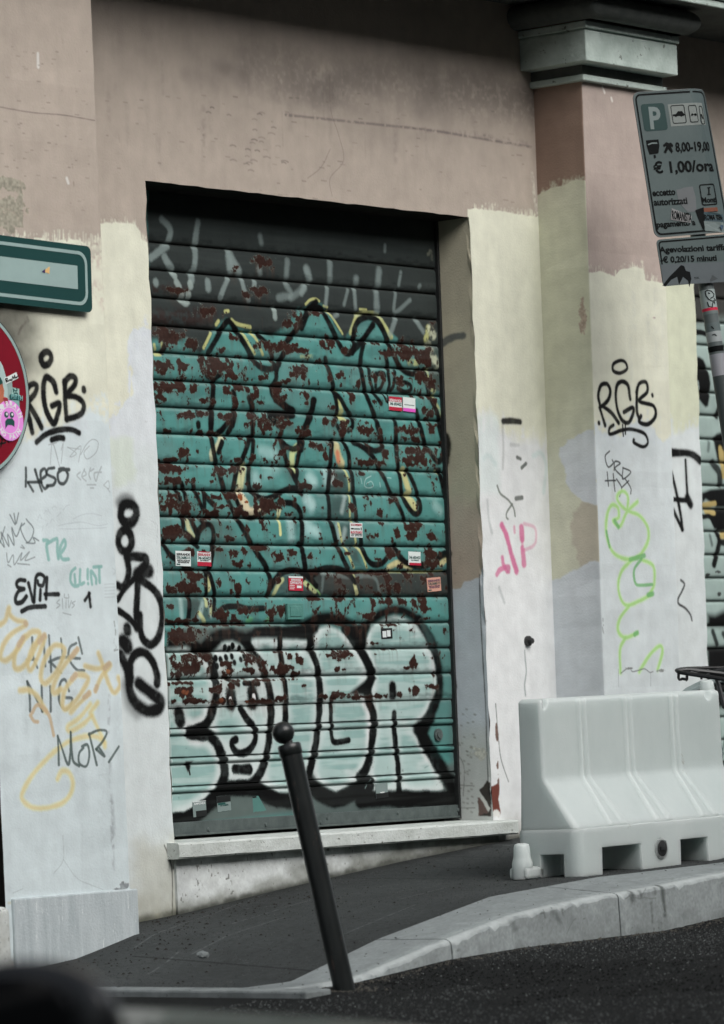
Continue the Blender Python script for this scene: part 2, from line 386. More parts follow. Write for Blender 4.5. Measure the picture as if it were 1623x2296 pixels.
# ------------------------------------------------------------------ paint of the walls
def map_y(Y):
    def g(x, y):
        P = by(x, y, Y); return P[0], P[2]
    return g
def map_x(X):
    def g(x, y):
        P = bx(x, y, X); return P[1], P[2]
    return g
def plaster_age(p, seed):
    p.mottle(2.2, .07, seed); p.mottle(14, .04, seed+3); p.mottle(5, .05, seed+5, 4, 6)
    p.speckle(34, .93, A(90, 80, 72), .35, seed+7)
def cuts(p, zz, s, wid, col, op=1, soft=.3, grain=.25, dry=0, curve=True):
    for t in s.split(';'):
        t = t.strip()
        if t: p.stroke(zz(t), wid*zz.k/430.0*(p.fat if col is BLACK else 1.08), col, op, soft, curve, grain, dry)

# main wall plane (y = 0)
rs0 = np.random.RandomState(17)
pw = Paint(map_y(0), -.62, 4.0, -.45, 3.8, 330, PINK)
pw.mottle(1.5, .06, 31)
DIRT_SHADE = A(104, 98, 94)  # wall-top dirt smudges; their band also softens the shadow edge in colour
for t, wd, op in (("560,150 640,160 760,190 860,185 960,200 1060,215 1190,240", .16, .35), ("640,190 760,205", .12, .25), ("1030,195 1190,230", .14, .3)):
    pw.stroke(zS(t), wd, DIRT_SHADE, op*.7, .98, grain=0, dry=.40)
for i in range(70):
    x = rs0.uniform(380, 1180); y = rs0.normal(175+(x-640)*.09, 34); ln = rs0.uniform(14, 60)
    pw.stroke([(x, y), (x+ln, y+ln*rs0.uniform(-.1, .35))], rs0.uniform(.04, .12), DIRT_SHADE, rs0.uniform(.05, .16), .98, False, 0)
for i in range(60):
    x = rs0.uniform(230, 1190); y = rs0.uniform(120, 330); pw.stroke([(x, y), (x+2, y+rs0.uniform(20, 90))], rs0.uniform(.006, .03), A(120, 112, 106), rs0.uniform(.06, .2), .9, False, 0, dry=.4)
cuts(pw, zS, "640,258 800,275 960,292 1080,312 1190,330", 4, A(120, 112, 108), .8, .5, dry=.35)
cuts(pw, zS, "950,292 1060,302 1180,322", 8, A(112, 104, 102), .35, .8, dry=.55)
cuts(pw, zS, "738,170 742,250 758,300 770,360 740,400 744,440", 1.2, A(122, 112, 106), .7)
cuts(pw, zS, "740,335 720,375 690,400", 1.4, A(120, 110, 104), .6)
rs = np.random.RandomState(4)
for i in range(90):
    x = rs.uniform(230, 1190); y = rs.uniform(200, 470); ln = rs.uniform(3, 11)
    pw.stroke([(x, y), (x+ln, y+ln*.14)], .0042, A(104, 96, 90), rs.uniform(.2, .6), .6, False)
for i in range(26):
    x = rs.uniform(390, 640); y = rs.uniform(240, 390); ln = rs.uniform(8, 16)
    pw.stroke([(x, y), (x+ln/2, y-1), (x+ln, y+ln*.16)], .005, A(92, 86, 82), rs.uniform(.3, .7), .7)
# left strip beside the door
pw.poly(zS("226,500 270,499 300,503 315,520 316,535 322,540 345,545 345,790 372,1080 372,2120 215,2120 215,500"), CREAM, 1, .003, .006, 40)
pw.poly(zS("300,745 325,735 350,760 372,900 372,1250 250,1250 238,960 262,930 280,905 300,880 290,830 285,790"), A(211, 217, 220), 1, .004, .03, 18)
pw.poly(zS("200,1000 372,1000 410,2120 200,2120"), WHITE*1.02, 1, .05, .04, 10)
pw.poly(zS("245,985 300,985 300,1080 255,1090"), A(206, 216, 202), .7, .02, .03, 20)
pw.poly(zS("300,1900 410,1880 410,2120 300,2120"), A(190, 192, 182), .8, .06, .05, 12)
pw.stroke(zS("310,2080 345,2070 390,2050"), .05, A(120, 120, 95), .6, .9, dry=.45)
cuts(pw, zS, "368,1895 378,1920 386,1960 386,2060", 2.2, A(70, 70, 66), .9)
cuts(pw, zB, "1390,540 1440,570 1445,640 1440,760 1445,900 1440,1150 1450,1500", 3, A(150, 156, 158), .5)
# right jamb strip
pw.poly(zS("1048,470 1060,468 1090,470 1130,476 1172,482 1200,486 1225,484 1300,1200 1300,1900 1040,1900"), CREAM*1.03, 1, .002, .006, 45)
pw.poly(zS("1068,960 1100,955 1130,965 1160,985 1205,985 1230,1010 1300,1300 1300,1900 1080,1900"), A(222, 229, 228), 1, .03, .03, 14)
pw.poly(zS("1068,930 1100,925 1118,940 1120,1100 1072,1100"), A(214, 224, 222), .8, .03, .02, 14)
# right strip past the pilaster
pw.poly(zS("1470,610 1700,610 1700,2000 1470,2000"), A(205, 209, 186), 1, .003, .01, 30)
pw.poly(zS("1470,980 1540,965 1580,945 1700,945 1700,2000 1470,2000"), A(207, 214, 214), 1, .02, .03, 14)
brushed(pw, zS("226,500 270,499 300,503 316,535 340,545"), CREAM, 50, 3, 14); brushed(pw, zS("1055,470 1090,470 1130,476 1172,482 1206,486"), CREAM*1.03, 90, 3, 16)
brushed(pw, zS("1068,950 1110,950 1160,985 1230,1010"), A(222, 229, 228), 60, 6, 40, .012, .5); brushed(pw, zS("1490,970 1540,965 1580,945"), A(206, 213, 216), 40, 6, 40, .012, .5)
brushed(pw, zS("250,960 290,880 290,800 330,735"), A(211, 217, 222), 60, 6, 40, .012, .6); cuts(pw, zS, "1192,390 1198,440 1204,478", 9, A(206, 204, 192), .7, .5, dry=.5)
plaster_age(pw, 40)
# big black tag on the left strip
cuts(pw, zB, "1170,385 1120,420 1110,500 1150,555 1215,545 1250,480 1235,410 1170,385", 62, BLACK, 1, .3)
cuts(pw, zB, "1095,375 1140,335 1200,345", 55, BLACK, .6, .8)
cuts(pw, zB, "1150,620 1100,660 1085,740 1115,805 1170,812 1205,750 1195,665 1150,620", 52, BLACK)
cuts(pw, zB, "1165,870 1182,1000 1160,1100 1120,1150 1080,1130", 50, BLACK)
cuts(pw, zB, "1165,868 1250,866 1335,882 1335,935 1280,1010 1262,1040", 52, BLACK)
cuts(pw, zB, "1262,1030 1330,1000 1365,1000", 80, BLACK)
cuts(pw, zB, "1260,1040 1150,1160 1080,1260; 1090,1365 1180,1430 1250,1510", 36, BLACK)
cuts(pw, zB, "1268,1060 1256,1300 1258,1520", 52, BLACK)
cuts(pw, zB, "1290,1080 1400,1160 1475,1280 1487,1450 1455,1600 1390,1675 1325,1640 1292,1560 1285,1400", 48, BLACK)
cuts(pw, zB, "1165,1525 1168,1545", 64, BLACK); cuts(pw, zB, "1135,1650 1165,1690", 92, BLACK)
cuts(pw, zB, "1100,1770 1160,1880 1190,1990", 70, BLACK)
cuts(pw, zB, "1190,1960 1200,1830 1260,1752 1330,1755 1400,1830 1440,1950 1442,2030", 52, BLACK)
cuts(pw, zB, "1180,1960 1190,2100 1240,2200 1340,2278 1450,2268 1478,2200 1400,2130 1270,2030", 66, BLACK, 1, .4)
cuts(pw, zB, "1150,2050 1190,2200 1260,2290", 80, BLACK, .45, .8)
# right jamb marks
cuts(pw, zL, "310,355 375,352 440,360", 32, BLACK, .95)
cuts(pw, zL, "305,380 312,560 308,720; 430,540 370,535", 20, A(120, 126, 122), .35, .7)
cuts(pw, zL, "418,632 445,645; 485,680 452,712", 24, A(80, 86, 80), .9)
cuts(pw, zL, "265,850 290,910 350,960 390,1020 402,1082; 380,990 340,1050 335,1090 348,1105", 13, A(96, 104, 94), .85)
cuts(pw, zL, "408,948 455,940", 28, A(88, 94, 88), .9)
PK = A(206, 112, 152)
cuts(pw, zL, "300,1150 335,1230 375,1380 412,1500", 42, PK, .95); cuts(pw, zL, "450,1170 455,1260", 40, PK, .9); cuts(pw, zL, "458,1330 470,1450", 40, PK, .85, dry=.3)
cuts(pw, zL, "455,1250 460,1340", 24, PK, .5); cuts(pw, zL, "470,1140 550,1170 562,1260 540,1310 480,1340", 20, PK, .45, .5)
cuts(pw, zL, "305,1400 312,1450 340,1505; 262,1530 290,1490 350,1470 352,1505", 30, PK, .85); cuts(pw, zL, "395,1165 398,1205", 20, PK, .6)
cuts(pw, zL, "280,1630 320,1745; 190,960 200,1100 225,1210", 20, A(150, 158, 158), .45, .7)
cuts(pw, zL, "160,640 200,620 250,680; 540,620 600,600 640,700 620,900", 30, A(196, 212, 210), .6, .8)
cuts(pw, zJ, "385,470 388,520 395,600 385,680 390,750", 9, A(150, 158, 158), .9)
cuts(pw, zJ, "205,800 215,930 225,1040 240,1150 285,1285", 5, A(80, 84, 82), .9)
pw.poly(zJ("174,1320 205,1310 225,1260 230,1330 222,1400 238,1480 232,1500 178,1490"), A(110, 62, 54), 1, .002, .008, 60)
pw.poly(zJ("188,1470 210,1450 232,1470 235,1500 180,1500"), A(210, 210, 206), 1, .002, .006, 60)
pw.chips([(212, 980, 9, 60), (217, 1190, 8, 45), (222, 1285, 7, 30)], zJ, A(112, 92, 84), .9, 91, 60, .2, A(190, 194, 190))
# right strip tag
cuts(pw, zN, "95,30 250,32 320,52 385,105", 52, BLACK); cuts(pw, zN, "245,100 255,300 265,460", 26, BLACK); cuts(pw, zN, "110,478 250,490", 32, BLACK)
cuts(pw, zN, "262,470 295,530", 56, BLACK); cuts(pw, zN, "110,220 160,430 200,640 215,770; 110,550 215,770", 32, BLACK)
cuts(pw, zN, "200,1260 235,1300 210,1370 175,1440 180,1490 240,1530 290,1590 308,1650", 16, BLACK, .9)
glw = np.interp(pw.U, [a for a, b in WZ], [b for a, b in WZ]).astype(np.float32)
pw.mix((sstep(.16, .0, pw.V-glw+(fbm(pw.U*9, pw.V*9, 731, 4)-.5)*.2)*.55*(pw.U < 2.5)).astype(np.float32), A(140, 138, 122))
pw.mix((sstep(.035, .0, pw.V-glw+(fbm(pw.U*18, pw.V*18, 733, 4)-.5)*.03)*.8).astype(np.float32), A(64, 66, 56))
M_WALL = painted_mat('painted_plaster_wall', pw, .88, .2, .28, 110, 5, .2)

# left pilaster front
pl = Paint(map_y(PY), LX0-.02, LX1+.02, -.5, 3.8, 430, PINK*1.0)
pl.mottle(1.2, .05, 71)
pl.poly(zS("-60,545 120,540 150,536 180,545 240,552 330,2150 -60,2150"), CREAM*.99, 1, .004, .02, 45)
pl.poly(zS("100,560 160,548 240,548 240,575 170,572"), PINK, .6, .004, .03, 60)
for t in ("205,580 238,600 240,670", "215,640 242,700"):
    pl.stroke(zS(t), .05, A(186, 166, 156), .55, .8, dry=.55)
pl.poly(zS("-60,1010 60,985 100,962 140,955 165,945 190,925 215,925 260,950 330,2150 -60,2150"), A(207, 218, 220), 1, .015, .035, 16)
pl.poly(zS("150,930 190,925 200,960 150,965"), A(205, 211, 215), .6, .02, .02, 20)
pl.poly(zS("-60,1700 300,1700 300,2200 -60,2200"), A(194, 205, 207), .55, .15, .05, 8)
brushed(pl, zS("0,545 120,540 180,545 240,552"), CREAM*.99, 110, 5, 26); brushed(pl, zS("0,1000 60,985 140,955 215,925 260,950"), A(207, 218, 220), 90, 8, 60, .014, .5)
for i in range(26):
    x = rs0.uniform(0, 290); y = rs0.uniform(1250, 2000); pl.stroke([(x, y), (x+3, y+rs0.uniform(60, 240))], rs0.uniform(.01, .05), A(176, 186, 188), rs0.uniform(.08, .3), .95, False, 0, dry=.45)
cuts(pl, zS, "0,240 70,252 140,258 212,270", 1.6, A(126, 116, 110), .9)
pl.chips([(40, 830, 90, 36), (60, 930, 70, 60), (30, 1000, 60, 60), (95, 920, 14, 110)], zoom(0, 0, 1623/1448.), A(150, 146, 132), .8, 95, 40, .2, A(196, 176, 160))
cuts(pl, zS, "150,400 153,410; 85,120 86,150", 5, A(214, 214, 210), .7)
cuts(pl, zS, "245,1560 243,1640; 246,1700 250,1800; 250,1850 255,1960", 6, A(150, 156, 160), .5, .7, dry=.5)
cuts(pl, zS, "250,1800 252,1830 256,1900", 9, A(140, 146, 150), .5, .7, dry=.5)
cuts(pl, zC, "445,960 450,1130 380,1230; 450,1130 540,1260 640,1310 730,1345; 90,1370 160,1340", 2, A(140, 150, 150), .8)
cuts(pl, zC, "60,1440 300,1410 600,1380 940,1350", 10, A(186, 190, 172), .8, .7)
pl.chips([(880, 1320, 40, 30), (840, 1340, 40, 12)], zC, A(140, 146, 148), .8, 97, 60, .2)
plaster_age(pl, 80)
rs = np.random.RandomState(6)
for i in range(60):
    x = rs.uniform(0, 205); y = rs.uniform(100, 480); ln = rs.uniform(2, 9)
    pl.stroke([(x, y), (x+ln, y+ln*.12)], .004, A(108, 100, 94), rs.uniform(.2, .6), .6, False)
# soft dark patch by the signs
for x, y, r, o in ((-40, 730, .42, .75), (10, 740, .28, .5), (30, 790, .22, .35), (-10, 850, .3, .35), (45, 700, .14, .3)):
    pl.stroke([(x, y)], r, A(38, 36, 32), o, .98, False, .0)
cuts(pl, zA, "180,960 240,890; 170,1000 200,930; 250,850 260,880", 18, A(70, 62, 58), .4, .8)
cuts(pl, zA, "425,1165 385,1195 375,1240 400,1285 440,1280 468,1235 460,1185 425,1165", 36, BLACK)
cuts(pl, zA, "225,1530 290,1465 335,1475 325,1540 280,1600 225,1655; 235,1640 262,1760 298,1905; 260,1640 330,1760 380,1860", 34, BLACK)
cuts(pl, zA, "518,1535 485,1440 430,1402 402,1450 402,1580 430,1720 490,1820 530,1740 548,1640 480,1662", 36, BLACK)
cuts(pl, zA, "595,1440 600,1600 608,1785; 595,1440 640,1392 688,1405 685,1470 610,1562; 610,1570 700,1582 768,1640 755,1720 690,1762 608,1785", 36, BLACK)
cuts(pl, zA, "770,1505 772,1520; 205,1795 218,1805", 34, BLACK)
cuts(pl, zA, "335,1995 430,1920 560,1880 660,1880 725,1910; 475,1975 540,1955 582,1960", 30, BLACK)
GR = A(150, 158, 160)
cuts(pl, zA, "460,2200 480,2010 530,2150 490,2010 545,2220; 560,2070 580,2010 560,2190; 620,2040 700,2100 640,2130 740,2030 720,2180; 740,2110 790,2020 850,1970 900,2000 880,2090 800,2150 770,2090 820,2030; 445,2020 520,2000; 620,2045 730,2060; 205,1235 240,1340", 5, GR, .8)
cuts(pl, zB, "235,50 236,130 235,220; 255,182 380,182; 320,70 350,170 385,262; 255,185 305,265; 360,165 420,120 410,60 372,90 380,190 410,240 440,220; 495,50 440,62 432,110 505,150 490,205 430,215; 580,60 530,100 540,180 590,192 622,120 590,60 540,65 632,66", 19, INK*.7, .92)
cuts(pl, zB, "735,90 705,120 740,160; 775,60 750,130 790,172; 770,70 790,110 760,130; 830,50 815,110 830,155; 860,60 830,80; 930,40 900,110 880,172 865,100 930,90; 800,205 880,205; 830,235 860,235", 9, GR, .7)
cuts(pl, zB, "950,210 995,170 1000,240 955,215; 985,240 1010,272", 6, GR, .7)
cuts(pl, zB, "90,480 140,570 128,470; 170,465 150,560; 0,740 45,590; 0,720 40,775 10,640 80,770 70,660 130,760 108,600 150,680 200,560; 240,520 310,620 255,735 190,610 225,560; 240,740 320,740 305,690 355,720", 8, A(96, 106, 108), .85)
cuts(pl, zB, "60,830 75,920 120,850 132,940 200,830 190,900 270,820 230,900 320,870; 160,930 270,940; 70,940 100,960; 190,780 225,790 200,760", 7, A(110, 118, 120), .8)
cuts(pl, zB, "345,530 365,480 385,520; 410,470 420,440 440,460; 440,430 460,470; 480,420 500,400 520,420; 385,630 400,580; 420,590 440,560; 460,560 480,520 500,540; 520,500 560,460; 580,440 610,400 640,390; 670,520 760,480 850,470 935,490; 540,580 640,560 760,550 900,580 990,565; 545,610 700,610 860,605 980,600", 4, A(168, 178, 182), .6)
TL = A(134, 178, 172)
cuts(pl, zB, "400,715 440,720 428,770 445,892; 430,745 505,705 525,710 525,800 535,885; 540,860 598,770 588,712 548,800 570,885 628,888", 24, TL, .9, .25)
cuts(pl, zB, "690,970 655,1010 648,1090 680,1135 718,1130; 685,1030 690,1105; 735,985 735,1112 772,1105; 805,985 805,1070; 808,1112 809,1116; 845,1120 835,1000 880,1060 882,1112; 858,962 930,956; 910,960 915,1102", 21, TL, .9, .25)
cuts(pl, zB, "228,1085 180,1080 150,1110 165,1150 220,1162 170,1182 140,1240 150,1290 200,1282 240,1230; 260,1110 300,1272; 310,1280 320,1150 332,1052 370,1027 408,1060 390,1130 352,1122 345,1090; 370,1170 365,1262; 430,1060 420,1250; 410,1212 535,1212; 200,1368 280,1332 415,1322", 23, BLACK, .97, .2)
cuts(pl, zB, "545,1260 520,1290 550,1310 518,1340; 570,1250 577,1345; 590,1210 590,1240 628,1245 625,1212; 605,1260 605,1340; 625,1260 632,1335 655,1270; 690,1275 660,1292 682,1310 660,1338; 578,1382 655,1402", 6, A(140, 148, 150), .8)
cuts(pl, zB, "778,1268 822,1205; 815,1200 825,1262; 820,1250 832,1325", 20, BLACK, .95)
cuts(pl, zB, "960,1120 1050,1115; 960,1150 1050,1145; 960,1180 1050,1175; 960,1210 1050,1205; 960,1240 1050,1235; 1030,970 1065,1000 1040,1030", 7, A(184, 194, 196), .7)
cuts(pl, zB, "1050,1460 1062,1560 1045,1650 1065,1700 1040,1730 1080,1720", 9, A(140, 146, 146), .8, dry=.4)
HN = A(72, 84, 84)
cuts(pl, zB, "295,1610 305,1790 342,1885; 400,1640 415,1870; 245,1812 335,1810; 450,1590 470,1922; 560,1620 572,1770 560,1835; 450,1832 560,1792 732,1802; 470,1842 562,1932; 720,1610 752,1755; 700,1660 640,1700 630,1800 700,1900 772,1912", 18, HN, .85, .2)
cuts(pl, zB, "250,2015 270,2150 275,2285; 250,2015 320,2150 392,2285; 380,2050 385,2285; 460,2060 465,2285; 632,2100 600,2000 560,2012 540,2090 545,2200 590,2270 640,2242 660,2170 600,2160", 19, HN*.8, .88, .2)
YB = A(206, 188, 138); YO = A(190, 166, 140)
yb = "0,1490 50,1450 80,1340 88,1395 150,1450 240,1482 100,1580 30,1680 5,1790 60,1815 160,1720 230,1600; 220,1610 140,1750 135,1880 200,1885 290,1770 365,1580 300,1555 240,1600; 410,1590 300,1700 255,1850 285,1905 340,1800 415,1605; 470,1710 400,1830 375,1980 420,2028 520,1920 590,1750 570,1690 500,1680 440,1740; 710,1720 600,1850 500,2020 490,2115 560,2085; 700,1950 600,2080 572,2210 600,2265 700,2180 805,2010 785,1960 720,1948; 820,2120 740,2200 650,2290; 900,1750 940,1860 1000,2040 1050,2115 1100,2050 1088,1980; 780,1870 900,1895 1010,1860 930,1970 875,2095; 180,2095 260,2092 340,2150 420,2285"
cuts(pl, zB, yb, 40, A(214, 204, 160), .7, .35); cuts(pl, zB, yb, 24, YB*.95, .7, .4)
cuts(pl, zB, "235,1475 240,1484; 410,1590 360,1650; 710,1715 650,1790; 815,2120 770,2160; 210,1610 170,1680; 1000,1850 960,1890; 890,2060 876,2095; 695,1950 660,1990", 34, YO, .75, .35)
yc = "690,20 640,90 650,110 730,280 742,330; 640,30 560,130 480,190 500,220 590,170 650,110; 742,305 690,262 600,260 480,300 360,390 240,520 170,630 155,700 220,760 330,765 430,735 490,680 515,600 490,520 440,505 405,562"
cuts(pl, zC, yc, 30, A(216, 214, 170), .75, .4); cuts(pl, zC, yc, 16, A(214, 196, 140), .6, .4)
cuts(pl, zC, "225,95 260,38 310,60 350,120 382,250; 215,110 240,150 268,155", 20, A(196, 172, 136), .85, .3)
cuts(pl, zC, "410,255 417,460; 410,255 485,458 502,230; 502,230 515,420 560,470; 590,340 560,380 562,450 610,470 632,400 620,320 580,330; 632,240 685,462; 630,245 700,215 757,225 730,290 680,350; 680,350 740,400 705,345; 842,330 770,440", 13, A(64, 80, 76), .88, .2)
M_LPIL = painted_mat('tagged_left_pilaster', pl, .85, .25, .22, 110, 5, .15)

# right pilaster front
pr = Paint(map_y(PY), PX0-.02, PX1+.02, -.2, 3.8, 430, A(173, 159, 151))
pr.mottle(1.2, .06, 101)
pr.poly(zS("1300,616 1322,612 1345,608 1378,620 1390,605 1420,598 1440,602 1446,628 1480,632 1520,640 1560,2000 1300,2000"), CREAM*.98, 1, .002, .005, 50)
pr.poly(zS("1300,935 1330,940 1352,965 1390,975 1420,950 1450,950 1480,985 1530,980 1560,2000 1300,2000"), A(205, 213, 214), 1, .012, .025, 18)
brushed(pr, zS("1315,614 1345,608 1378,620 1390,605 1440,602 1446,628 1500,640"), CREAM*.98, 90, 4, 18); brushed(pr, zS("1325,940 1352,965 1390,975 1420,950 1480,985"), A(204, 212, 217), 60, 8, 50, .012, .5)
for i in range(22):
    x = rs0.uniform(1320, 1500); y = rs0.uniform(650, 1500); pr.stroke([(x, y), (x+3, y+rs0.uniform(40, 200))], rs0.uniform(.008, .04), A(188, 192, 186), rs0.uniform(.08, .3), .95, False, 0, dry=.45)
plaster_age(pr, 110)
cuts(pr, zoom(1448, 0, 1.121), "1078,390 1088,415; 1118,440 1122,452", 10, A(214, 210, 204), .9)
cuts(pr, zK, "330,420 292,440 292,478 330,492 370,468 360,430 330,420", 13, BLACK)
cuts(pr, zK, "215,680 206,620 222,562 258,556 275,600 258,650 215,690; 212,690 245,792; 225,680 280,720 322,778", 16, BLACK)
cuts(pr, zK, "388,640 375,562 340,540 310,572 310,680 340,760 380,775 405,720 400,690 352,715", 16, BLACK)
cuts(pr, zK, "428,580 425,700 438,750; 425,600 440,552 478,545 485,600 440,652 520,680 532,740 490,785 440,772 450,738", 16, BLACK)
cuts(pr, zK, "515,617 516,622; 209,776 210,780", 15, BLACK)
cuts(pr, zK, "292,790 270,810 275,842 340,820 400,815 470,840 490,890 462,915 412,892 410,875", 14, BLACK); cuts(pr, zK, "345,788 350,852; 360,783 362,842", 8, BLACK)
cuts(pr, zK, "270,940 245,970 260,1030 290,1010 285,990; 295,1050 300,1000 330,1010 300,1040 345,1090; 345,1040 345,1100 390,1060 345,1035; 360,1100 392,1150 392,1185; 255,1060 265,1140; 245,1110 305,1108; 290,1070 302,1170; 310,1100 340,1150 328,1200; 340,1150 380,1110", 7, A(40, 44, 44), .92, .2)
GN = A(166, 212, 130); GD = A(112, 176, 110)
gs = "430,1230 370,1290 330,1370 290,1340 322,1320 318,1265 282,1250 256,1310 252,1420 290,1520 370,1560 440,1540 488,1460 488,1380 440,1310 370,1280 320,1230 318,1190 348,1170 375,1200 372,1280; 400,1560 340,1630 320,1730 358,1822 440,1800 512,1760; 450,1560 520,1600 525,1700 500,1760; 380,1830 330,1900 320,1970 360,2010 430,1985; 362,2010 330,2080 332,2210; 440,2205 500,2110 555,2060 572,2090 545,2195"
cuts(pr, zK, gs, 24, A(196, 224, 170), .75, .5); cuts(pr, zK, gs, 14, GN, .85, .35)
cuts(pr, zK, "388,1562 470,1540; 490,1765 518,1758; 415,1992 432,1982; 300,1340 320,1375", 22, GD, .85, .35); cuts(pr, zK, "452,1560 412,1620 420,1700 460,1710 515,1705; 252,1400 270,1490", 15, GD, .85, .35)
cuts(pr, zK, "335,2215 360,2195 385,2185 400,2205 430,2200 470,2190 500,2210 520,2205", 5, A(120, 126, 126), .9)
pr.chips([(385, 2188, 26, 8), (560, 2200, 30, 10)], zK, A(140, 145, 142), .8, 99, 90, .2)
cuts(pr, zK, "505,2215 507,2290; 320,2190 322,2290", 3, A(140, 148, 150), .8)
cuts(pr, zK, "230,1950 238,1990; 232,1900 236,1940", 7, A(130, 136, 136), .7, dry=.35)
pr.chips([(525, 175, 10, 7), (600, 150, 4, 8)], zK, A(180, 168, 160), .6, 98, 60, .2)
M_RPIL = painted_mat('tagged_right_pilaster', pr, .85, .25, .22, 110, 5, .15)

# pilaster side and door reveal (faces that look to the left)
pside = Paint(map_x(PX0), PY-.02, .02, -.2, 3.8, 330, A(142, 121, 108))
pside.mottle(3, .10, 121)
pside.img *= 1.0
pside.poly(zS("1195,440 1215,432 1240,420 1270,412 1295,402 1325,405 1380,2050 1195,2050"), A(204, 205, 184), 1, .003, .008, 40)
pside.poly(zS("1290,1150 1345,1100 1350,1270 1300,1280 1285,1220"), A(184, 176, 160), .8, .01, .03, 18)
pside.poly(zS("1255,1010 1275,985 1330,960 1345,1140 1310,1130 1280,1100 1262,1060"), A(206, 211, 214), 1, .004, .02, 20)
pside.poly(zS("1225,1300 1260,1290 1290,1280 1320,1262 1360,1255 1380,2050 1225,2050"), A(205, 211, 214), 1, .006, .025, 18)
brushed(pside, zS("1213,440 1240,420 1270,412 1309,403"), A(204, 205, 184), 70, 4, 16)
pside.chips([(690, 175, 30, 120)], zoom(1850, 1150, 1.435), A(176, 160, 146), .9, 92, 60, .35)
plaster_age(pside, 130)
M_PSIDE = painted_mat('pilaster_side_paint', pside, .88, .2, .28, 110, 5, .05)
prev_ = Paint(map_x(W), -.02, .22, -.05, 2.6, 330, A(192, 186, 164))
prev_.mottle(3, .06, 141)
prev_.poly(zS("960,1130 1100,1120 1110,1320 960,1320"), A(188, 172, 158), .8, .05, .04, 14)
prev_.poly(zS("985,1330 1030,1318 1050,1300 1075,1295 1085,1270 1120,1280 1130,1900 985,1900"), A(204, 210, 216), 1, .004, .012, 30)
prev_.poly(zS("1000,1640 1120,1640 1130,1900 1000,1900"), A(186, 188, 180), .7, .08, .05, 14)
cuts(prev_, zE, "1290,1340 1350,1290 1420,1260 1500,1250", 50, A(90, 96, 96), .9, .35)
cuts(prev_, zG, "1330,120 1345,200 1330,340", 70, BLACK, .95); cuts(prev_, zG, "1340,1240 1372,1185", 40, BLACK, .9)
cuts(prev_, zI, "1410,740 1418,800", 40, BLACK); cuts(prev_, zI, "1425,1600 1435,1800", 30, BLACK, .8)
cuts(prev_, zJ, "105,0 110,200 125,500 145,850 150,1050 160,1300 170,1450", 5, A(60, 64, 62), .95)
cuts(prev_, zI, "1410,1430 1470,1450 1510,1560 1500,1800; 1440,1700 1600,1710; 1450,1910 1607,1910", 5, A(110, 112, 106), .9)
prev_.chips([(100, 1110, 60, 45)], zJ, A(196, 196, 186), .8, 93, 60, .2, A(120, 118, 108))
prev_.poly(zJ("150,1275 175,1290 178,1500 110,1500 92,1400 130,1420 160,1470 168,1440 130,1380 105,1340 140,1300"), A(66, 62, 58), 1, .002, .006, 60)
prev_.poly(zJ("95,1385 130,1400 160,1480 100,1500"), A(108, 90, 84), 1, .002, .008, 60); prev_.poly(zJ("105,1340 130,1380 172,1450 160,1475 118,1400"), A(206, 206, 200), 1, .002, .005, 60)
for i in range(40):
    (x, y), = zI('%g,%g' % (rs.uniform(1420, 1600), rs.uniform(1000, 2000))); prev_.stroke([(x, y), (x+3, y+1)], .007, A(120, 120, 112), .6, .5, False)
plaster_age(prev_, 150)
M_REV = painted_mat('door_reveal_paint', prev_, .88, .2, .3, 120, 8, .03)

# ------------------------------------------------------------------ building
bld = empty('building', (0, 0, -.3), 'plaster building with pink top, cream and white lower walls covered in graffiti tags', 'building')
M_PLAIN = noise_mat('aged_pink_plaster', PINK*.9, PINK, 5, .9, .2, .3, 90)
M_PALE = noise_mat('pale_plinth_plaster', A(162, 172, 175), A(190, 198, 200), 9, .9, .2, .25, 120, c2=A(206, 212, 212), s2=34, t2=.61, mapscale=(2.6, 2.6, .35))
M_SILL = noise_mat('travertine_sill', A(172, 178, 173), A(208, 214, 211), 12, .75, .3, .35, 90, c2=A(92, 94, 86), s2=52, t2=.625, mapscale=(.7, 1, 1))
M_BASE = noise_mat('stained_base_plaster', A(162, 164, 158), A(206, 211, 209), 7, .95, .2, .25, 130, c2=A(100, 102, 96), s2=85, t2=.60, dist=.008)
M_CAP = noise_mat('grey_green_stucco', A(142, 155, 149)*1.2, A(176, 188, 182)*1.2, 7, .85, .25, .35, 70, c2=A(100, 104, 98), s2=22, t2=.62)
M_DARKC = noise_mat('dark_grey_stucco', A(72, 76, 74), A(98, 102, 99), 6, .9, .2, .35, 70)  # darker stucco for neck moulding, bulging moulding, entablature and roofs
# wall sheet, strips round the openings, uneven arrises
def jit(z, k): return .0035*math.sin(z*31+k)+.003*math.sin(z*73+2*k)+.002*math.sin(z*140+k)
def wall_strip(xa, xb, z0, z1, ja=None, jb=None, n=40):
    v = []; f = []
    for i in range(n+1):
        z = z0+(z1-z0)*i/n
        v += [(xa+(jit(z, ja) if ja is not None else 0), 0, z), (xb+(jit(z, jb) if jb is not None else 0), 0, z)]
    for i in range(n): f.append((2*i, 2*i+1, 2*i+3, 2*i+2))
    return v, f
mb = MB()
mb.add(*wall_strip(LX1-.03, 0, -.45, ZL, None, 1)); mb.add(*wall_strip(W, PX0+.03, -.3, ZL, 2, None)); mb.add(*wall_strip(PX1-.03, RX0, -.2, ZL, None, 3))
for xa, xb in ((LX1-.03, 0), (W, RX0)): mb.add(*wall_strip(xa, xb, ZL, ZT))
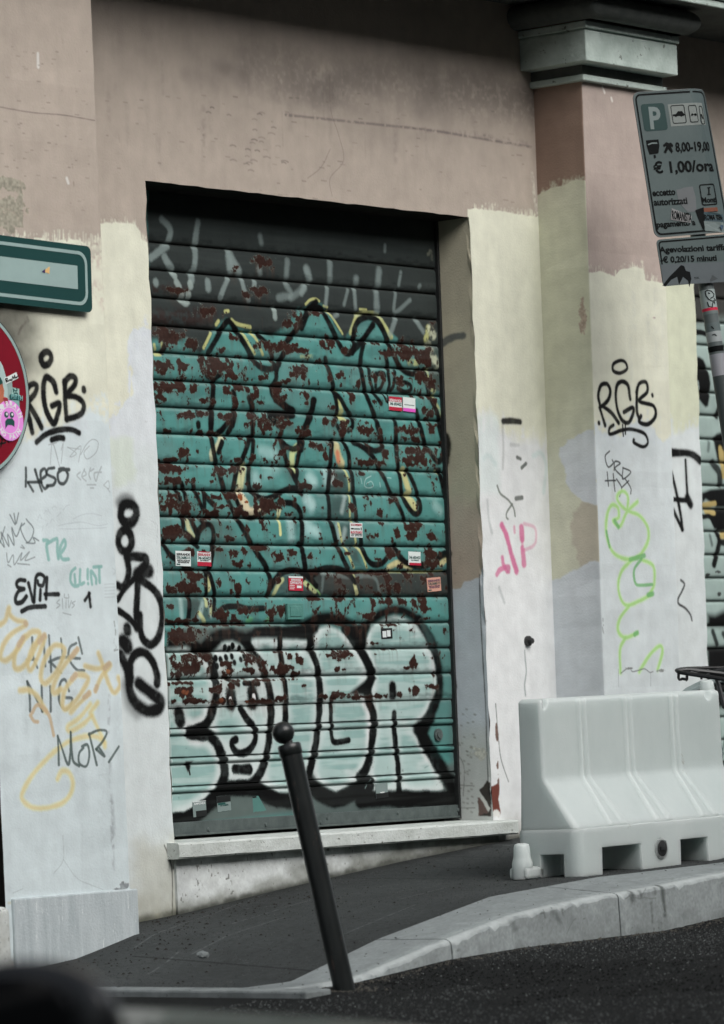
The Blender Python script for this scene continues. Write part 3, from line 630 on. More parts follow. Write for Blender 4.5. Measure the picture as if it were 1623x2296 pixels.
# lintels with a slightly wavy lower edge
for xa, xb, k in ((0, W, 5), (RX0, XE, 6)):
    v = []; f = []
    for i in range(41):
        x = xa+(xb-xa)*i/40; e = 0 if i in (0, 40) else jit(x, k)*.3
        v += [(x, 0, ZL+e), (x, 0, ZT)]
    for i in range(40): f.append((2*i, 2*i+2, 2*i+3, 2*i+1))
    mb.add(v, f)
wall = mb.build('wall', M_WALL, bld); planar_uv(wall, pw, (0, 2))
# reveals: left and right cheek, soffit, back of the recess
v, f = [], []
for i in range(41):
    z = -.02+(ZL+.02)*i/40; v += [(W+jit(z, 2), 0, z), (W+.0005, .02, z), (W, .26, z)]
for i in range(40):
    for k in range(2): f.append((3*i+k, 3*i+k+1, 3*i+k+4, 3*i+k+3))
rv = mesh('door_reveal', v, f, M_REV, bld); planar_uv(rv, prev_, (1, 2))
M_REVP = noise_mat('plain_reveal_plaster', A(170, 168, 156), A(196, 196, 186), 8, .9, .2, .3, 90)  # even beige-grey plaster for the left cheek and the second soffit
v, f = [], []
for i in range(41):
    z = -.02+(ZL+.02)*i/40; v += [(jit(z, 1), 0, z), (0, .26, z)]
for i in range(40): f.append((2*i, 2*i+2, 2*i+3, 2*i+1))
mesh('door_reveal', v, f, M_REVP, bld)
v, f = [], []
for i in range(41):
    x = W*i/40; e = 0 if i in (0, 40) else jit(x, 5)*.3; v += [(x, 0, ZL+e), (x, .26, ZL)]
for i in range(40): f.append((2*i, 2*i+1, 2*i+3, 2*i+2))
M_SOFFIT_SHADE = noise_mat('shade_dark_soffit', A(40, 40, 38)*.6, A(62, 60, 56)*.6, 8, .9, .1, .3, 90)  # near-black base colour stands for the shade under the lintel
mesh('lintel_soffit', v, f, M_SOFFIT_SHADE, bld)
mb = MB(); mb.add([(RX0, 0, ZL), (XE, 0, ZL), (XE, .26, ZL), (RX0, .26, ZL)], [(0, 1, 2, 3)])
v, f = [], []
for i in range(41):
    z = -.2+(ZL+.2)*i/40; v += [(RX0+jit(z, 3), 0, z), (RX0, .26, z)]
for i in range(40): f.append((2*i, 2*i+2, 2*i+3, 2*i+1))
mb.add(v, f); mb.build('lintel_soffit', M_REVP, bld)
# pilasters
def pilaster(name, x0, x1, zb, mats, paints, jl):
    v, f, mi = [], [], []
    n = 60
    prof = [(x0, 0.0), (x0, PY), (x1, PY), (x1, 0.0)]
    for i in range(n+1):
        z = zb+(ZT-zb)*i/n
        for k, (x, y) in enumerate(prof):
            e = jit(z, jl+k)*.5 if k in (1, 2) else 0
            v.append((x+e, y+(e*.5), z))
    for i in range(n):
        for k in range(3): f.append((i*4+k, i*4+k+1, (i+1)*4+k+1, (i+1)*4+k)); mi.append((0, 1, 0)[k])
    me = bpy.data.meshes.new(name); me.from_pydata(v, [], f); me.update(); me.polygons.foreach_set('material_index', mi)
    o = link(name, me, mats, bld, bevel=.006)
    planar_uv(o, paints[1], (0, 2), 1); planar_uv(o, paints[0], (1, 2), 0); return o
pil_r = pilaster('pilaster', PX0, PX1, -.2, [M_PSIDE, M_RPIL], (pside, pr), 8)
M_SIDE_SHADE = noise_mat('shade_dark_plaster', A(30, 28, 26)*.5, A(50, 46, 42)*.5, 9, .9, .1, .4, 60)  # shade on the left pilaster's side, painted as near-black plaster
pil_l = pilaster('pilaster', LX0, LX1, -.5, [M_SIDE_SHADE, M_LPIL], (pside, pl), 12)
mb = MB(); mb.box(LX0+.03, LX1+.03, PY-.011, .0, -.6, -.163)
mb.build('plinth', M_PALE, pil_l, bevel=.006)
# return wall along the side street, back and roof so that the building is a closed block
mb = MB(); mb.box(LX0+.004, LX1-.05, PY+.004, 8, -.9, ZT-.01); mb.box(LX1-.05, XE, .34, 8, -.9, ZT-.01); mb.box(LX1-.04, -.02, .03, .34, -.6, ZL)
mb.box(LX1-.04, XE, .03, .34, ZL+.02, ZT-.02)
mb.build('side_wall', M_PLAIN, bld)
# base under the sill, sill
pb0 = Paint(map_y(-.012), -.02, W+.04, -.36, -.06, 480, A(206, 211, 210))
pb0.mottle(5, .12, 701); pb0.mottle(22, .12, 704); pb0.mottle(90, .12, 707, 3)
gl = np.interp(pb0.U, [a for a, b in WZ], [b for a, b in WZ]).astype(np.float32)
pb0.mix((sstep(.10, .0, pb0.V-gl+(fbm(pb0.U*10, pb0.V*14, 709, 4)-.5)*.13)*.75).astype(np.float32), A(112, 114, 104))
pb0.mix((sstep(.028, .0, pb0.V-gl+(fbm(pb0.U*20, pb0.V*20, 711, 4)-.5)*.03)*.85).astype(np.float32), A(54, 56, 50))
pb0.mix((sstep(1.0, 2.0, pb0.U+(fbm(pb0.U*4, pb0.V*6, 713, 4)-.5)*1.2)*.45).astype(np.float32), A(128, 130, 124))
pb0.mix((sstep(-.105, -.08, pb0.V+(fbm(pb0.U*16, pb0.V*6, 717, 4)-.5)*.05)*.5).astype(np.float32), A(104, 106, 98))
pb0.speckle(120, .80, A(96, 98, 92), .75, 715); pb0.speckle(60, .86, A(84, 86, 80), .8, 719); pb0.speckle(34, .90, A(90, 92, 84), .7, 723)
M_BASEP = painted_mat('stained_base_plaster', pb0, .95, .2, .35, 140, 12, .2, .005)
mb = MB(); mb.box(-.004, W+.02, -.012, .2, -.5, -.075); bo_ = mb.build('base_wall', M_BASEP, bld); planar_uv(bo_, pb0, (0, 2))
mb = MB()
nx = 24; v = []; f = []
for i in range(nx+1):
    x = -.04+(W+.13)*i/nx; e = (random.random()-.5)*.006
    v += [(x, .21, -.075), (x, .21, -.008), (x, -.058+e*.5, -.014), (x, -.064+e, -.022), (x, -.064+e, -.07+abs(e)), (x, -.056, -.075)]
for i in range(nx):
    for k in range(6): f.append((i*6+k, i*6+(k+1) % 6, (i+1)*6+(k+1) % 6, (i+1)*6+k))
f.append((5, 4, 3, 2, 1, 0)); f.append(tuple(nx*6+k for k in range(6))); mb.add(v, f)
mb.build('sill', M_SILL, bld)
mb = MB(); mb.box(RX0-.1, XE, -.05, .3, -.3, .1); mb.build('sill', M_SILL, bld)
# capital on the right pilaster
cap = MB(); cap.box(2.418, 3.09, -.345, 0, 3.14, 3.268)
cap_o = cap.build('capital', M_CAP, bld, bevel=.004)
mb = MB(); mb.box(PX0-.03, PX1+.018, PY-.03, 0, 3.072, 3.098); mb.build('moulding', M_CAP, cap_o, bevel=.005)
mb = MB(); mb.box(PX0-.015, PX1+.01, PY-.012, 0, 3.098, 3.14); mb.build('moulding', M_DARKC, cap_o)
mb = MB(); mb.box(2.412, 3.10, -.352, 0, 3.275, 3.305); mb.box(2.425, 3.08, -.335, 0, 3.268, 3.275); mb.build('fillet', M_CAP, cap_o, bevel=.004)
v = []; f = []; npf = 12
for i in range(npf+1):
    a = -math.pi/2+math.pi*i/npf
    o_ = .062*math.cos(a); z = 3.3575+.0515*math.sin(a)
    for (x, y) in ((2.40-o_, 0), (2.40-o_, -.385-o_), (3.085+o_, -.385-o_), (3.085+o_, 0)): v.append((x, y, z))
for i in range(npf):
    for k in range(3): f.append((i*4+k, i*4+k+1, (i+1)*4+k+1, (i+1)*4+k))
mesh('bulging_moulding', v, f, M_DARKC, cap_o, smooth=True, bevel=.02)
# entablature beam, cornice, balcony slab above the frame
mb = MB(); mb.box(LX0-.3, XE, -.54, .0, 3.411, 3.50); mb.build('entablature', M_DARKC, bld)
mb = MB(); mb.box(LX0-.3, XE, -.555, -.542, 3.402, 3.428); mb.box(LX0-.3, XE, -.57, -.542, 3.434, 3.50); mb.build('fascia', M_CAP, bld, bevel=.003)
mb = MB(); mb.box(LX0-.5, XE, -.60, .3, 3.503, 3.56); mb.box(LX0-.53, XE, -.66, .3, 3.563, 3.62); mb.box(LX0-.56, XE, -.72, .3, 3.624, 3.75)
mb.build('cornice', M_CAP, bld, bevel=.006)
mb = MB(); mb.box(LX0, XE, PY, 8, 3.76, 12.0); mb.build('upper_wall', M_PLAIN, bld)
# anchor bolt in the right jamb
c = by(*zL("495,2038")[0], 0)
mb = MB(); mb.tube([(c[0], .01, c[2]), (c[0], -.012, c[2])], .022, 14); mb.tube([(c[0], -.012, c[2]), (c[0], -.03, c[2])], .012, 6)
mb.build('anchor_bolt', noise_mat('dark_iron', (.02, .022, .022), (.06, .06, .06), 40, .6, .4, .3, 120), bld)
# ------------------------------------------------------------------ roller shutters
DKTOP = A(52, 58, 57); DKR = A(40, 45, 44)
psh = Paint(map_y(DR), -.06, W+.06, -.03, 2.62, 480, TEAL)
psh.fat = 1.42; psh.mottle(3.0, .16, 201, 5, .6); psh.mottle(20, .10, 204); psh.mix((sstep(.5, .72, fbm(psh.U*4, psh.V*6, 206, 5))*.35).astype(np.float32), A(104, 132, 130)); psh.mix((sstep(.56, .75, fbm(psh.U*5, psh.V*16, 208, 5))*.4).astype(np.float32), A(54, 92, 90))
# streaky lighter and greyer clouds in the teal
for s_, o in (("1100,470 1230,500", .5), ("1050,700 1065,760", .5), ("1140,690 1250,640", .25), ("1540,930 1560,990", .5), ("1370,1120 1380,1260", .7), ("1500,1200 1590,1210", .5), ("1560,700 1590,760", .4)):
    cuts(psh, zF, s_, 70, A(176, 210, 208), o, .9)
for s_, o in (("60,480 110,520", .5), ("40,690 100,730", .6), ("50,910 150,990", .5), ("220,440 230,520", .6), ("1230,740 1280,790", .4)):
    cuts(psh, zG, s_, 60, A(180, 212, 210), o, .9)
for s_ in ("740,1410 770,1520", "600,1150 800,1200", "430,1900 480,1870", "1350,640 1420,660"):
    cuts(psh, zF, s_, 120, A(70, 92, 88), .6, .9)
# dark grey top part, its lower edge along the teal piece
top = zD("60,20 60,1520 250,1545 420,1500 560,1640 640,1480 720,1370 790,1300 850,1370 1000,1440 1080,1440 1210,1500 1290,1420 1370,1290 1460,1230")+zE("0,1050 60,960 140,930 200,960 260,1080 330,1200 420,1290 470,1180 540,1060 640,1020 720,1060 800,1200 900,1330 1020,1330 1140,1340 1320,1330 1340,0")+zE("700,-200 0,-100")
psh.poly(top, DKTOP, 1, .012, .02, 18)
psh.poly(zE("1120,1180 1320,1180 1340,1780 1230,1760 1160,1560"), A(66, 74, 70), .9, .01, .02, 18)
cuts(psh, zD, "110,1310 300,1320 520,1300 640,1260", 110, A(52, 40, 38), .85, .6, dry=.42)
cuts(psh, zD, "100,1060 250,1040 420,1080; 110,1440 260,1440 360,1480", 70, A(50, 40, 38), .8, .6, dry=.45)
# grey-black panel behind the lower part and dark band of the fifteenth slat
psh.poly(zG("120,1345 1380,1335 1390,1575 -60,1575 60,1480"), A(56, 62, 60), 1, .012, .012)
psh.poly(zG("250,420 400,400 440,600 250,610"), A(44, 52, 50), .85, .03); psh.poly(zG("260,650 440,640 450,850 255,850"), A(50, 60, 58), .75, .03)
psh.poly(zG("300,880 470,870 520,1080 350,1080"), A(60, 72, 70), .8, .03); psh.poly(zG("390,1110 520,1110 560,1300 470,1290"), A(60, 70, 68), .8, .03)
cuts(psh, zG, "285,440 280,520", 36, PALE, .7, .8); cuts(psh, zG, "400,660 370,800; 330,930 350,1040; 400,960 380,1060", 36, PALE, .5, .9)
psh.poly(zF("430,1830 640,1830 640,2030 430,2030"), A(60, 72, 70), .75, .02); cuts(psh, zF, "360,1840 370,2000; 560,1870 530,2000; 630,1850 640,1980", 36, A(160, 186, 182), .75, .8)
psh.poly(zF("1200,1680 1320,1590 1500,1590 1607,1660 1607,1800 1190,1800"), A(66, 78, 76), .8, .03)
cuts(psh, zG, "140,1350 420,1400 660,1400 720,1540; 205,1360 190,1540", 24, A(110, 126, 124), .6, .8)
# pale yellow under-lines
cuts(psh, zD, "690,1375 710,1345; 770,1255 800,1250; 575,1590 640,1455; 830,1330 880,1370 1000,1400; 930,1450 990,1560 1040,1640; 1010,1450 1060,1520 1115,1650; 120,1560 130,1600; 190,1550 195,1600; 130,1650 180,1650", 24, YEL, .9, .5)
cuts(psh, zE, "40,960 80,920 130,910 165,930; 240,1020 300,1100 380,1230; 205,975 240,985; 540,1005 600,1008", 18, YEL, .9, .5)
cuts(psh, zE, "455,1220 490,1120 525,1060 620,1042 700,1060 760,1150 830,1260", 34, YEL, .85, .5)
cuts(psh, zE, "1165,1180 1145,1280; 1150,1560 1172,1700 1215,1750; 1205,1800 1240,1900 1285,1980; 1000,1490 1060,1500", 46, YEL, .8, .5, dry=.35)
cuts(psh, zE, "1170,1340 1200,1420 1245,1510; 1180,1190 1210,1240", 62, A(196, 202, 176), .85, .4, dry=.4)
cuts(psh, zE, "0,1440 100,1440", 26, YEL, .5, .7, dry=.5)
cuts(psh, zE, "315,1760 340,1850 372,1940", 34, YEL, .9, .4); cuts(psh, zE, "345,1970 400,2050", 58, YEL, .9, .4)
cuts(psh, zG, "320,190 330,260 365,350", 62, A(196, 186, 140), .9, .4); cuts(psh, zG, "330,260 340,330", 40, A(196, 120, 92), .9, .6)
cuts(psh, zG, "390,390 430,500 440,600; 440,640 446,840; 460,870 500,1080; 500,1110 550,1180 600,1310; 340,910 370,1070; 400,1120 480,1310", 20, YEL, .9, .5)
cuts(psh, zG, "935,420 965,530 990,610; 965,650 1010,700 1040,755", 60, A(194, 190, 134), .92, .35)
cuts(psh, zG, "800,1310 880,1270 960,1295 1010,1310; 1280,1280 1330,1230", 42, A(200, 190, 140), .9, .4)
cuts(psh, zG, "520,1345 700,1355 900,1350 1150,1350 1300,1340; 1230,420 1260,450 1300,520; 470,1350 490,1400", 14, YEL, .85, .5)
cuts(psh, zG, "490,1470 512,1550", 34, A(200, 200, 150), .95, .35); cuts(psh, zG, "40,1440 120,1490 180,1560", 14, A(150, 200, 130), .7, .5)
cuts(psh, zF, "740,350 700,430 650,480 650,535", 46, A(206, 206, 170), .9, .35); cuts(psh, zF, "940,620 920,700 910,800", 70, A(204, 204, 156), .92, .35)
cuts(psh, zF, "900,850 950,950 1000,1035 1120,1012", 76, A(212, 200, 168), .95, .3); cuts(psh, zF, "1268,1010 1262,1050", 40, A(206, 206, 160), .9)
cuts(psh, zF, "1262,1080 1275,1150 1280,1235", 26, A(214, 214, 150), .95, .35); cuts(psh, zF, "420,1120 440,1200 490,1290", 42, A(204, 206, 160), .9, .4)
cuts(psh, zF, "1430,440 1390,480 1385,570 1402,660", 54, A(196, 208, 150), .92, .35); cuts(psh, zF, "612,1620 622,1720 600,1760", 32, A(208, 206, 150), .9, .4)
cuts(psh, zF, "590,1830 596,1885; 530,1960 580,2040; 1220,1790 1260,1700 1300,1650; 1500,1680 1600,1760; 640,1900 640,1960", 30, A(200, 206, 150), .8, .5)
cuts(psh, zF, "1350,1980 1380,2010; 1190,2010 1160,2030; 980,2030 1010,2020", 36, A(110, 190, 130), .7, .6)
# faded white letters on the dark top
GW = A(128, 142, 140)
cuts(psh, zD, "190,410 250,470 270,530 255,605; 90,760 170,700 240,650; 215,755 240,800 280,855", 50, GW, .85, .45)
cuts(psh, zD, "520,440 505,530 495,620; 490,680 495,760 485,870; 465,905 465,960; 135,985 138,995; 610,990 615,1040", 52, GW, .85, .45)
cuts(psh, zD, "290,900 310,925; 325,985 350,1030; 450,1000 455,1020; 435,1095 436,1110; 375,1100 376,1110; 370,1150 410,1175 430,1160; 1220,1240 1225,1310", 44, A(146, 160, 156), .85, .4)
cuts(psh, zD, "805,725 845,810 890,890; 800,760 815,870", 66, GW, .85, .45); cuts(psh, zD, "795,960 755,1050 725,1130; 920,960 945,1060 985,1150; 1040,985 1030,1045", 38, GW, .8, .5)
cuts(psh, zD, "1090,570 1100,620; 1340,800 1330,930; 1510,860 1545,950; 1330,1010 1370,1100 1260,1130; 1370,1130 1500,1040; 1080,860 1090,900", 44, GW, .6, .7)
cuts(psh, zE, "265,600 265,740; 50,640 75,730; 715,660 705,780; 690,840 695,1020; 510,730 505,765", 56, GW, .7, .6)
cuts(psh, zE, "240,820 225,960; 490,830 500,990; 30,800 0,860; 870,1090 850,1150 820,1230; 1050,1100 1120,1210", 38, GW, .75, .6)
cuts(psh, zE, "915,670 895,780; 870,840 860,1030 1000,920; 430,830 395,960; 770,420 768,470; 1090,790 1080,805; 300,1080 340,1050", 28, GW, .6, .7)
cuts(psh, zE, "1180,470 1200,540; 1160,500 1190,480", 26, A(120, 124, 110), .7, .5, dry=.4)
# black outlines of the teal piece
bk = BLACK
cuts(psh, zD, "620,1630 700,1490 770,1370 800,1345 830,1370 890,1460 970,1590 1030,1700 1100,1770 1180,1785 1240,1760; 1075,1475 1140,1540 1210,1580 1290,1570 1370,1490 1460,1360 1545,1245 1607,1170", 34, bk)
cuts(psh, zD, "1150,1560 1190,1640 1220,1740 1240,1790; 1340,1570 1270,1720 1240,1800 1235,1880 1200,1960 1210,2020 1270,2070 1350,2140 1392,2168 1382,2200 1200,2195 1185,2215 1190,2240 1260,2300; 560,1770 610,1840 670,1865 725,1830", 34, bk)
cuts(psh, zD, "670,1900 660,2000 655,2120 645,2290; 850,2000 862,2120 855,2200 840,2290; 990,2050 1020,2150 1032,2290; 1580,2070 1560,2200 1520,2290; 1320,1600 1260,1740; 220,1560 200,1620", 36, bk)
cuts(psh, zE, "0,1170 60,1030 90,990 135,985 190,1010 250,1120 310,1240 380,1380 430,1412 480,1380 560,1300 620,1210 662,1150", 36, bk)
cuts(psh, zE, "485,1255 490,1180 530,1110 590,1080 640,1075 700,1110 760,1210 800,1310 850,1420 900,1520 960,1580 1030,1600 1085,1570; 480,1270 490,1330 470,1400; 585,1290 555,1400 545,1500 560,1620 590,1760 640,1900 690,2020 720,2130 745,2240 742,2300", 34, bk)
cuts(psh, zE, "220,1460 250,1560 290,1700 300,1760 360,1830 410,1920 460,2000 468,2080 430,2120; 298,1760 320,1860 325,1950 318,2010 290,2060; 330,2080 380,2180; 770,1400 790,1490 802,1555; 1130,1560 1160,1720 1200,1840 1250,1960 1280,2060 1310,2200", 32, bk)
cuts(psh, zE, "625,1550 632,1650 660,1745; 690,1600 685,1720; 690,1610 740,1590 768,1620 735,1720 690,1760; 660,1760 700,1820 735,1872; 800,1600 812,1690 800,1745; 862,1580 850,1700 825,1750; 880,1680 950,1678 1002,1700 1008,1740 960,1765 890,1730", 26, bk)
cuts(psh, zE, "800,1770 795,1862 755,1780", 12, bk)
cuts(psh, zE, "105,1845 100,1920 60,2030 20,2180 0,2290; 865,2030 870,2150 880,2290; 1060,1940 1090,2060 1120,2180 1150,2290", 34, bk)
cuts(psh, zF, "645,80 640,200 645,320 660,440 685,560 700,620 740,750 780,870 830,990 880,1090 940,1190 1000,1300 1060,1400 1130,1500 1170,1590 1188,1680 1165,1790", 34, bk)
cuts(psh, zF, "860,90 850,190 800,300; 810,190 750,270 700,315; 745,390 712,480; 1010,0 1032,120 1025,250 1030,400 1015,560 990,640 985,740 1000,820 1060,880 1130,915 1220,890 1320,830 1420,815 1480,850", 32, bk)
cuts(psh, zF, "1000,350 960,470 920,570 880,650 860,740 850,830 880,930 930,1030 1010,1085 1090,1050 1160,1010 1240,970 1330,945 1400,960 1450,1010 1475,1090 1480,1180 1475,1275; 1230,0 1320,70 1385,120 1380,150 1200,148 1188,170 1250,220 1290,280 1275,350 1310,480 1340,580 1390,680 1440,780 1475,855", 32, bk)
cuts(psh, zF, "1590,0 1540,160 1490,260 1460,360 1440,430 1390,452 1330,420 1290,370; 1480,370 1450,480 1432,580 1432,680 1412,725", 30, bk)
cuts(psh, zF, "310,790 350,920 370,1040 382,1140 380,1195; 370,770 400,860 425,1010; 470,760 500,850 572,1005 578,860; 578,860 620,920 662,962; 450,1085 505,1215; 540,1090 560,1115", 32, bk)
cuts(psh, zF, "205,1320 215,1230 280,1190 370,1210 440,1260 515,1340; 510,1285 530,1200 580,1150 630,1150 660,1210 662,1300 650,1400 625,1545; 205,1335 260,1420 335,1475; 390,1530 450,1565", 34, bk)
cuts(psh, zF, "590,1580 590,1680 598,1790; 620,1585 650,1680 672,1790 665,1900 660,1975; 430,1770 440,1880 428,2035; 680,1970 760,1910 880,1898 1000,1920 1125,1915; 1190,1725 1240,1640 1320,1580 1420,1568 1520,1590 1607,1580", 30, bk)
cuts(psh, zF, "1480,1380 1482,1390; 1495,1435 1512,1555; 1450,1325 1478,1342; 525,220 527,240; 520,120 522,130", 32, bk)
cuts(psh, zG, "285,150 270,260 265,400 250,520 245,640 255,760 260,860 290,960 320,1080 360,1180 400,1270 432,1325", 32, bk)
cuts(psh, zG, "390,160 430,260 445,380 465,480 475,600 490,750 510,880 540,1020 560,1130 600,1230 660,1282 740,1270 800,1200 860,1110; 480,165 560,200 640,270 690,350 720,410 770,510 810,610 870,700 920,800 952,885", 32, bk)
cuts(psh, zG, "600,200 670,238 740,215 748,160 700,10; 870,10 870,170 890,380 910,500 920,610 950,700 1000,780 1050,822 1090,790 1090,720 1060,610 1020,510 975,420; 1090,10 1140,170 1200,270 1250,335 1290,310 1305,220; 1265,10 1312,220; 1270,420 1312,615", 32, bk)
cuts(psh, zG, "860,1130 900,1210 970,1270 1080,1292 1200,1270 1290,1200 1375,1170; 20,1370 100,1372 200,1322 330,1320 430,1370 495,1445", 36, bk)
cuts(psh, zG, "40,1370 90,1420 140,1480; 5,860 10,1010 12,1160; 18,1210 40,1330", 32, bk)
cuts(psh, zG, "545,490 555,540; 640,470 590,500 580,560 620,580 660,560 640,520 600,540; 720,530 725,570; 790,485 825,490", 7, A(170, 200, 196), .8)
# big lower letters: pale fill
wp = zH("150,440 320,420 430,490 560,500 640,390 740,370 850,430 930,350 1160,350 1440,360 1500,270 1560,240")+zI("100,270 250,235 400,300 500,400 600,330 640,250 760,170 860,140 950,170 1100,230 1180,400 1235,600 1250,750 1210,950 1150,1090 1050,1210 1170,1380 1280,1560 1370,1770 640,1775 520,1690 340,1785 100,1650")+zH("1290,1770 1170,1780 1050,1720 960,1690 720,1700 600,1790 440,1930 330,1975 200,1965")
psh.poly(zH("130,440 150,2100 1300,1960 1607,2000 1607,1500 1300,700 1600,260 900,240 300,250"), A(88, 100, 97), 1, .02)
psh.poly(zI("0,1500 600,1600 1420,1500 1450,1960 0,2060"), A(88, 100, 98), 1, .02)
psh.poly(zI("1180,205 1400,195 1410,1330 1200,1330 1150,1180 1270,800"), A(84, 126, 122), 1, .02); psh.poly(zI("1380,240 1410,240 1420,1560 1390,1560"), A(96, 110, 108), .7, .03)
psh.poly(wp, PALE, 1, .012)
U, V = psh.U, psh.V
strk = fbm(U*3, V*46, 301, 4)
zz = psh.to_uv(*zI("700,1000")[0])
lo = (V < .95)
bright = np.abs(psh.img-np.asarray(PALE, np.float32)).sum(-1) < .05
FILL = bright.copy()
for s_ in ("200,1000 500,1000 520,1100 300,1150", "1000,1000 1060,960", "380,1320 440,1330", "1280,560 1440,700"):
    cuts(psh, zH, s_, 60, A(222, 234, 230), .5, .9)
for s_ in ("0,500 60,700 60,1000", "600,960 630,1100 620,1300", "1000,300 1050,330", "1150,460 1220,650", "950,1130 1020,1250", "1140,1460 1100,1520", "440,1560 460,1580"):
    cuts(psh, zI, s_, 70, A(226, 238, 234), .6, .9)
cuts(psh, zH, "470,640 480,660; 450,1030 400,1060", 60, A(120, 136, 134), .6, .9)
# big black shapes
psh.poly(zH("140,300 250,275 340,310 450,400 540,310 640,262 740,258 860,300 950,250 1150,235 1560,225 1530,300 1440,362 1160,348 920,352 905,450 850,400 740,372 640,392 560,470 500,560 400,470 320,420 150,440"), bk, 1, .012, .006)
cuts(psh, zH, "400,440 530,540 562,650 592,760 592,900 560,1040 500,1160 400,1215", 60, bk, 1, .3)
cuts(psh, zH, "360,1225 470,1240 545,1250 620,1340 670,1470 682,1600 640,1720 570,1830 460,1930 340,2005 200,2020", 66, bk, 1, .3)
cuts(psh, zH, "850,380 940,490 1020,620 1080,800 1108,1000 1098,1180 1080,1350 1050,1480 1000,1600 940,1690", 54, bk, 1, .3)
psh.poly(zH("630,1690 690,1600 720,1690 960,1670 1060,1722 1180,1785 1300,1780 1330,1900 1250,1885 1150,1870 1050,1800 950,1745 740,1770 620,1840 500,1955 340,2035 210,2060 205,1985 330,1975 440,1935 580,1800"), bk, 1, .012)
cuts(psh, zH, "1182,360 1190,480 1220,700 1240,900 1240,1110 1235,1200", 42, bk, 1, .3)
cuts(psh, zI, "85,440 115,520 150,620 172,800 176,1000 160,1200 130,1400 90,1560 70,1650", 50, bk, 1, .3); cuts(psh, zH, "1460,340 1470,420", 56, bk)
cuts(psh, zI, "282,915 285,1130 300,1292 380,1302 445,1288", 34, bk, 1, .3)
psh.poly(zI("60,1540 120,1600 200,1720 340,1778 430,1740 530,1655 630,1640 632,1770 930,1768 1120,1765 1380,1772 1300,1600 1400,1600 1450,1880 1200,1880 900,1872 620,1890 520,1880 522,1800 440,1860 330,1890 220,1860 120,1800 70,1650"), bk, 1, .02)
cuts(psh, zH, "205,2035 340,2005 470,1935 600,1830 700,1745 850,1725 960,1730 1060,1800 1180,1840 1310,1850", 78, bk, 1, .25)
cuts(psh, zI, "60,1690 200,1790 340,1835 450,1790 560,1725 640,1690", 84, bk, 1, .25); cuts(psh, zI, "560,1838 900,1830 1200,1828 1440,1830", 84, bk, 1, .3); cuts(psh, zI, "600,1700 600,1820", 60, bk, 1, .3)
cuts(psh, zI, "400,270 500,400 580,520 640,640 655,690 610,830 640,950 672,1060 672,1180 660,1300 640,1450 590,1580 540,1640", 58, bk, 1, .3)
psh.poly(zI("370,230 640,215 605,310 600,480 660,660 690,720 640,762 560,560 500,400"), bk, 1, .012)
psh.poly(zI("0,215 60,160 140,115 250,105 380,135 500,200 480,240 360,250 250,230 100,260 60,480 60,340 0,350"), bk, 1, .015)
psh.poly(zI("600,175 700,90 820,45 930,50 1040,105 1110,180 1060,215 1000,180 940,150 850,138 740,175 640,240 600,330"), bk, 1, .015)
cuts(psh, zI, "1080,190 1180,360 1240,520 1270,700 1262,850 1230,960 1170,1080 1090,1180", 66, bk, 1, .4); cuts(psh, zI, "1080,1190 1160,1330 1260,1500 1340,1640 1420,1810", 92, bk, 1, .35)
psh.poly(zI("1230,1000 1240,1080 1170,1230 1210,1320 1130,1330 1045,1210 1080,1180 1150,1130"), bk, 1, .012)
cuts(psh, zI, "838,800 842,860", 66, bk); cuts(psh, zI, "862,1045 865,1200 880,1370 900,1550 912,1780", 42, bk, 1, .3)
psh.poly(zI("420,870 560,760 640,700 690,718 640,760 640,880"), bk, 1, .012)
cuts(psh, zI, "1120,220 1200,420 1180,350", 60, A(60, 84, 82), .6, .8)
cuts(psh, zH, "728,865 738,940", 86, bk); cuts(psh, zH, "922,850 936,930", 80, bk)
cuts(psh, zH, "724,905 728,930", 26, A(226, 232, 224)); cuts(psh, zH, "938,880 944,910", 28, A(226, 236, 232))
cuts(psh, zH, "690,720 740,745 800,780; 850,768 985,770", 26, bk); cuts(psh, zH, "825,1000 880,1090 940,1160 965,1240 950,1310 900,1382 820,1412 762,1370 745,1310 785,1282", 40, bk)
cuts(psh, zH, "775,1555 905,1558", 54, bk); cuts(psh, zH, "270,1050 272,1105", 78, bk); cuts(psh, zH, "268,1110 266,1145", 12, bk)
psh.poly(zH("315,1480 385,1480 370,1560 345,1590 325,1540"), bk, 1, .008); cuts(psh, zH, "360,1570 365,1605", 10, bk)
cuts(psh, zH, "675,435 677,445; 745,420 748,432; 715,448 717,456; 808,442 812,450; 633,545 637,555; 683,525 686,535; 738,515 741,526; 760,572 763,580; 818,545 822,552; 850,516 853,524; 868,585 872,592; 598,606 601,614; 588,532 590,540; 695,583 697,590", 28, bk)
cuts(psh, zI, "100,440 210,340", 4, A(120, 140, 138), .7); cuts(psh, zI, "600,1730 640,1650; 1250,1700 1275,1680; 1140,1545 1180,1520", 8, A(120, 140, 138), .8, dry=.4)
# sprayed fill: paler towards the outlines, streaky blue-grey in the middle of each letter
dk = (psh.img.sum(-1) < .12).astype(np.float32)
for sh_ in (3, 5, 8, 11, 14):
    for ax_ in (0, 1): dk = (dk+np.roll(dk, sh_, ax_)+np.roll(dk, -sh_, ax_))/3
mid = sstep(.34, .05, dk+(fbm(U*5, V*9, 303, 4)-.5)*.22)*(.45+.75*sstep(.35, .65, strk))
isf = FILL*(psh.img.sum(-1) > .9)
psh.mix((np.clip(mid, 0, 1)*isf*.80).astype(np.float32), A(128, 164, 159))
psh.mix((sstep(.16, .40, dk)*isf*.35).astype(np.float32), A(226, 238, 234))
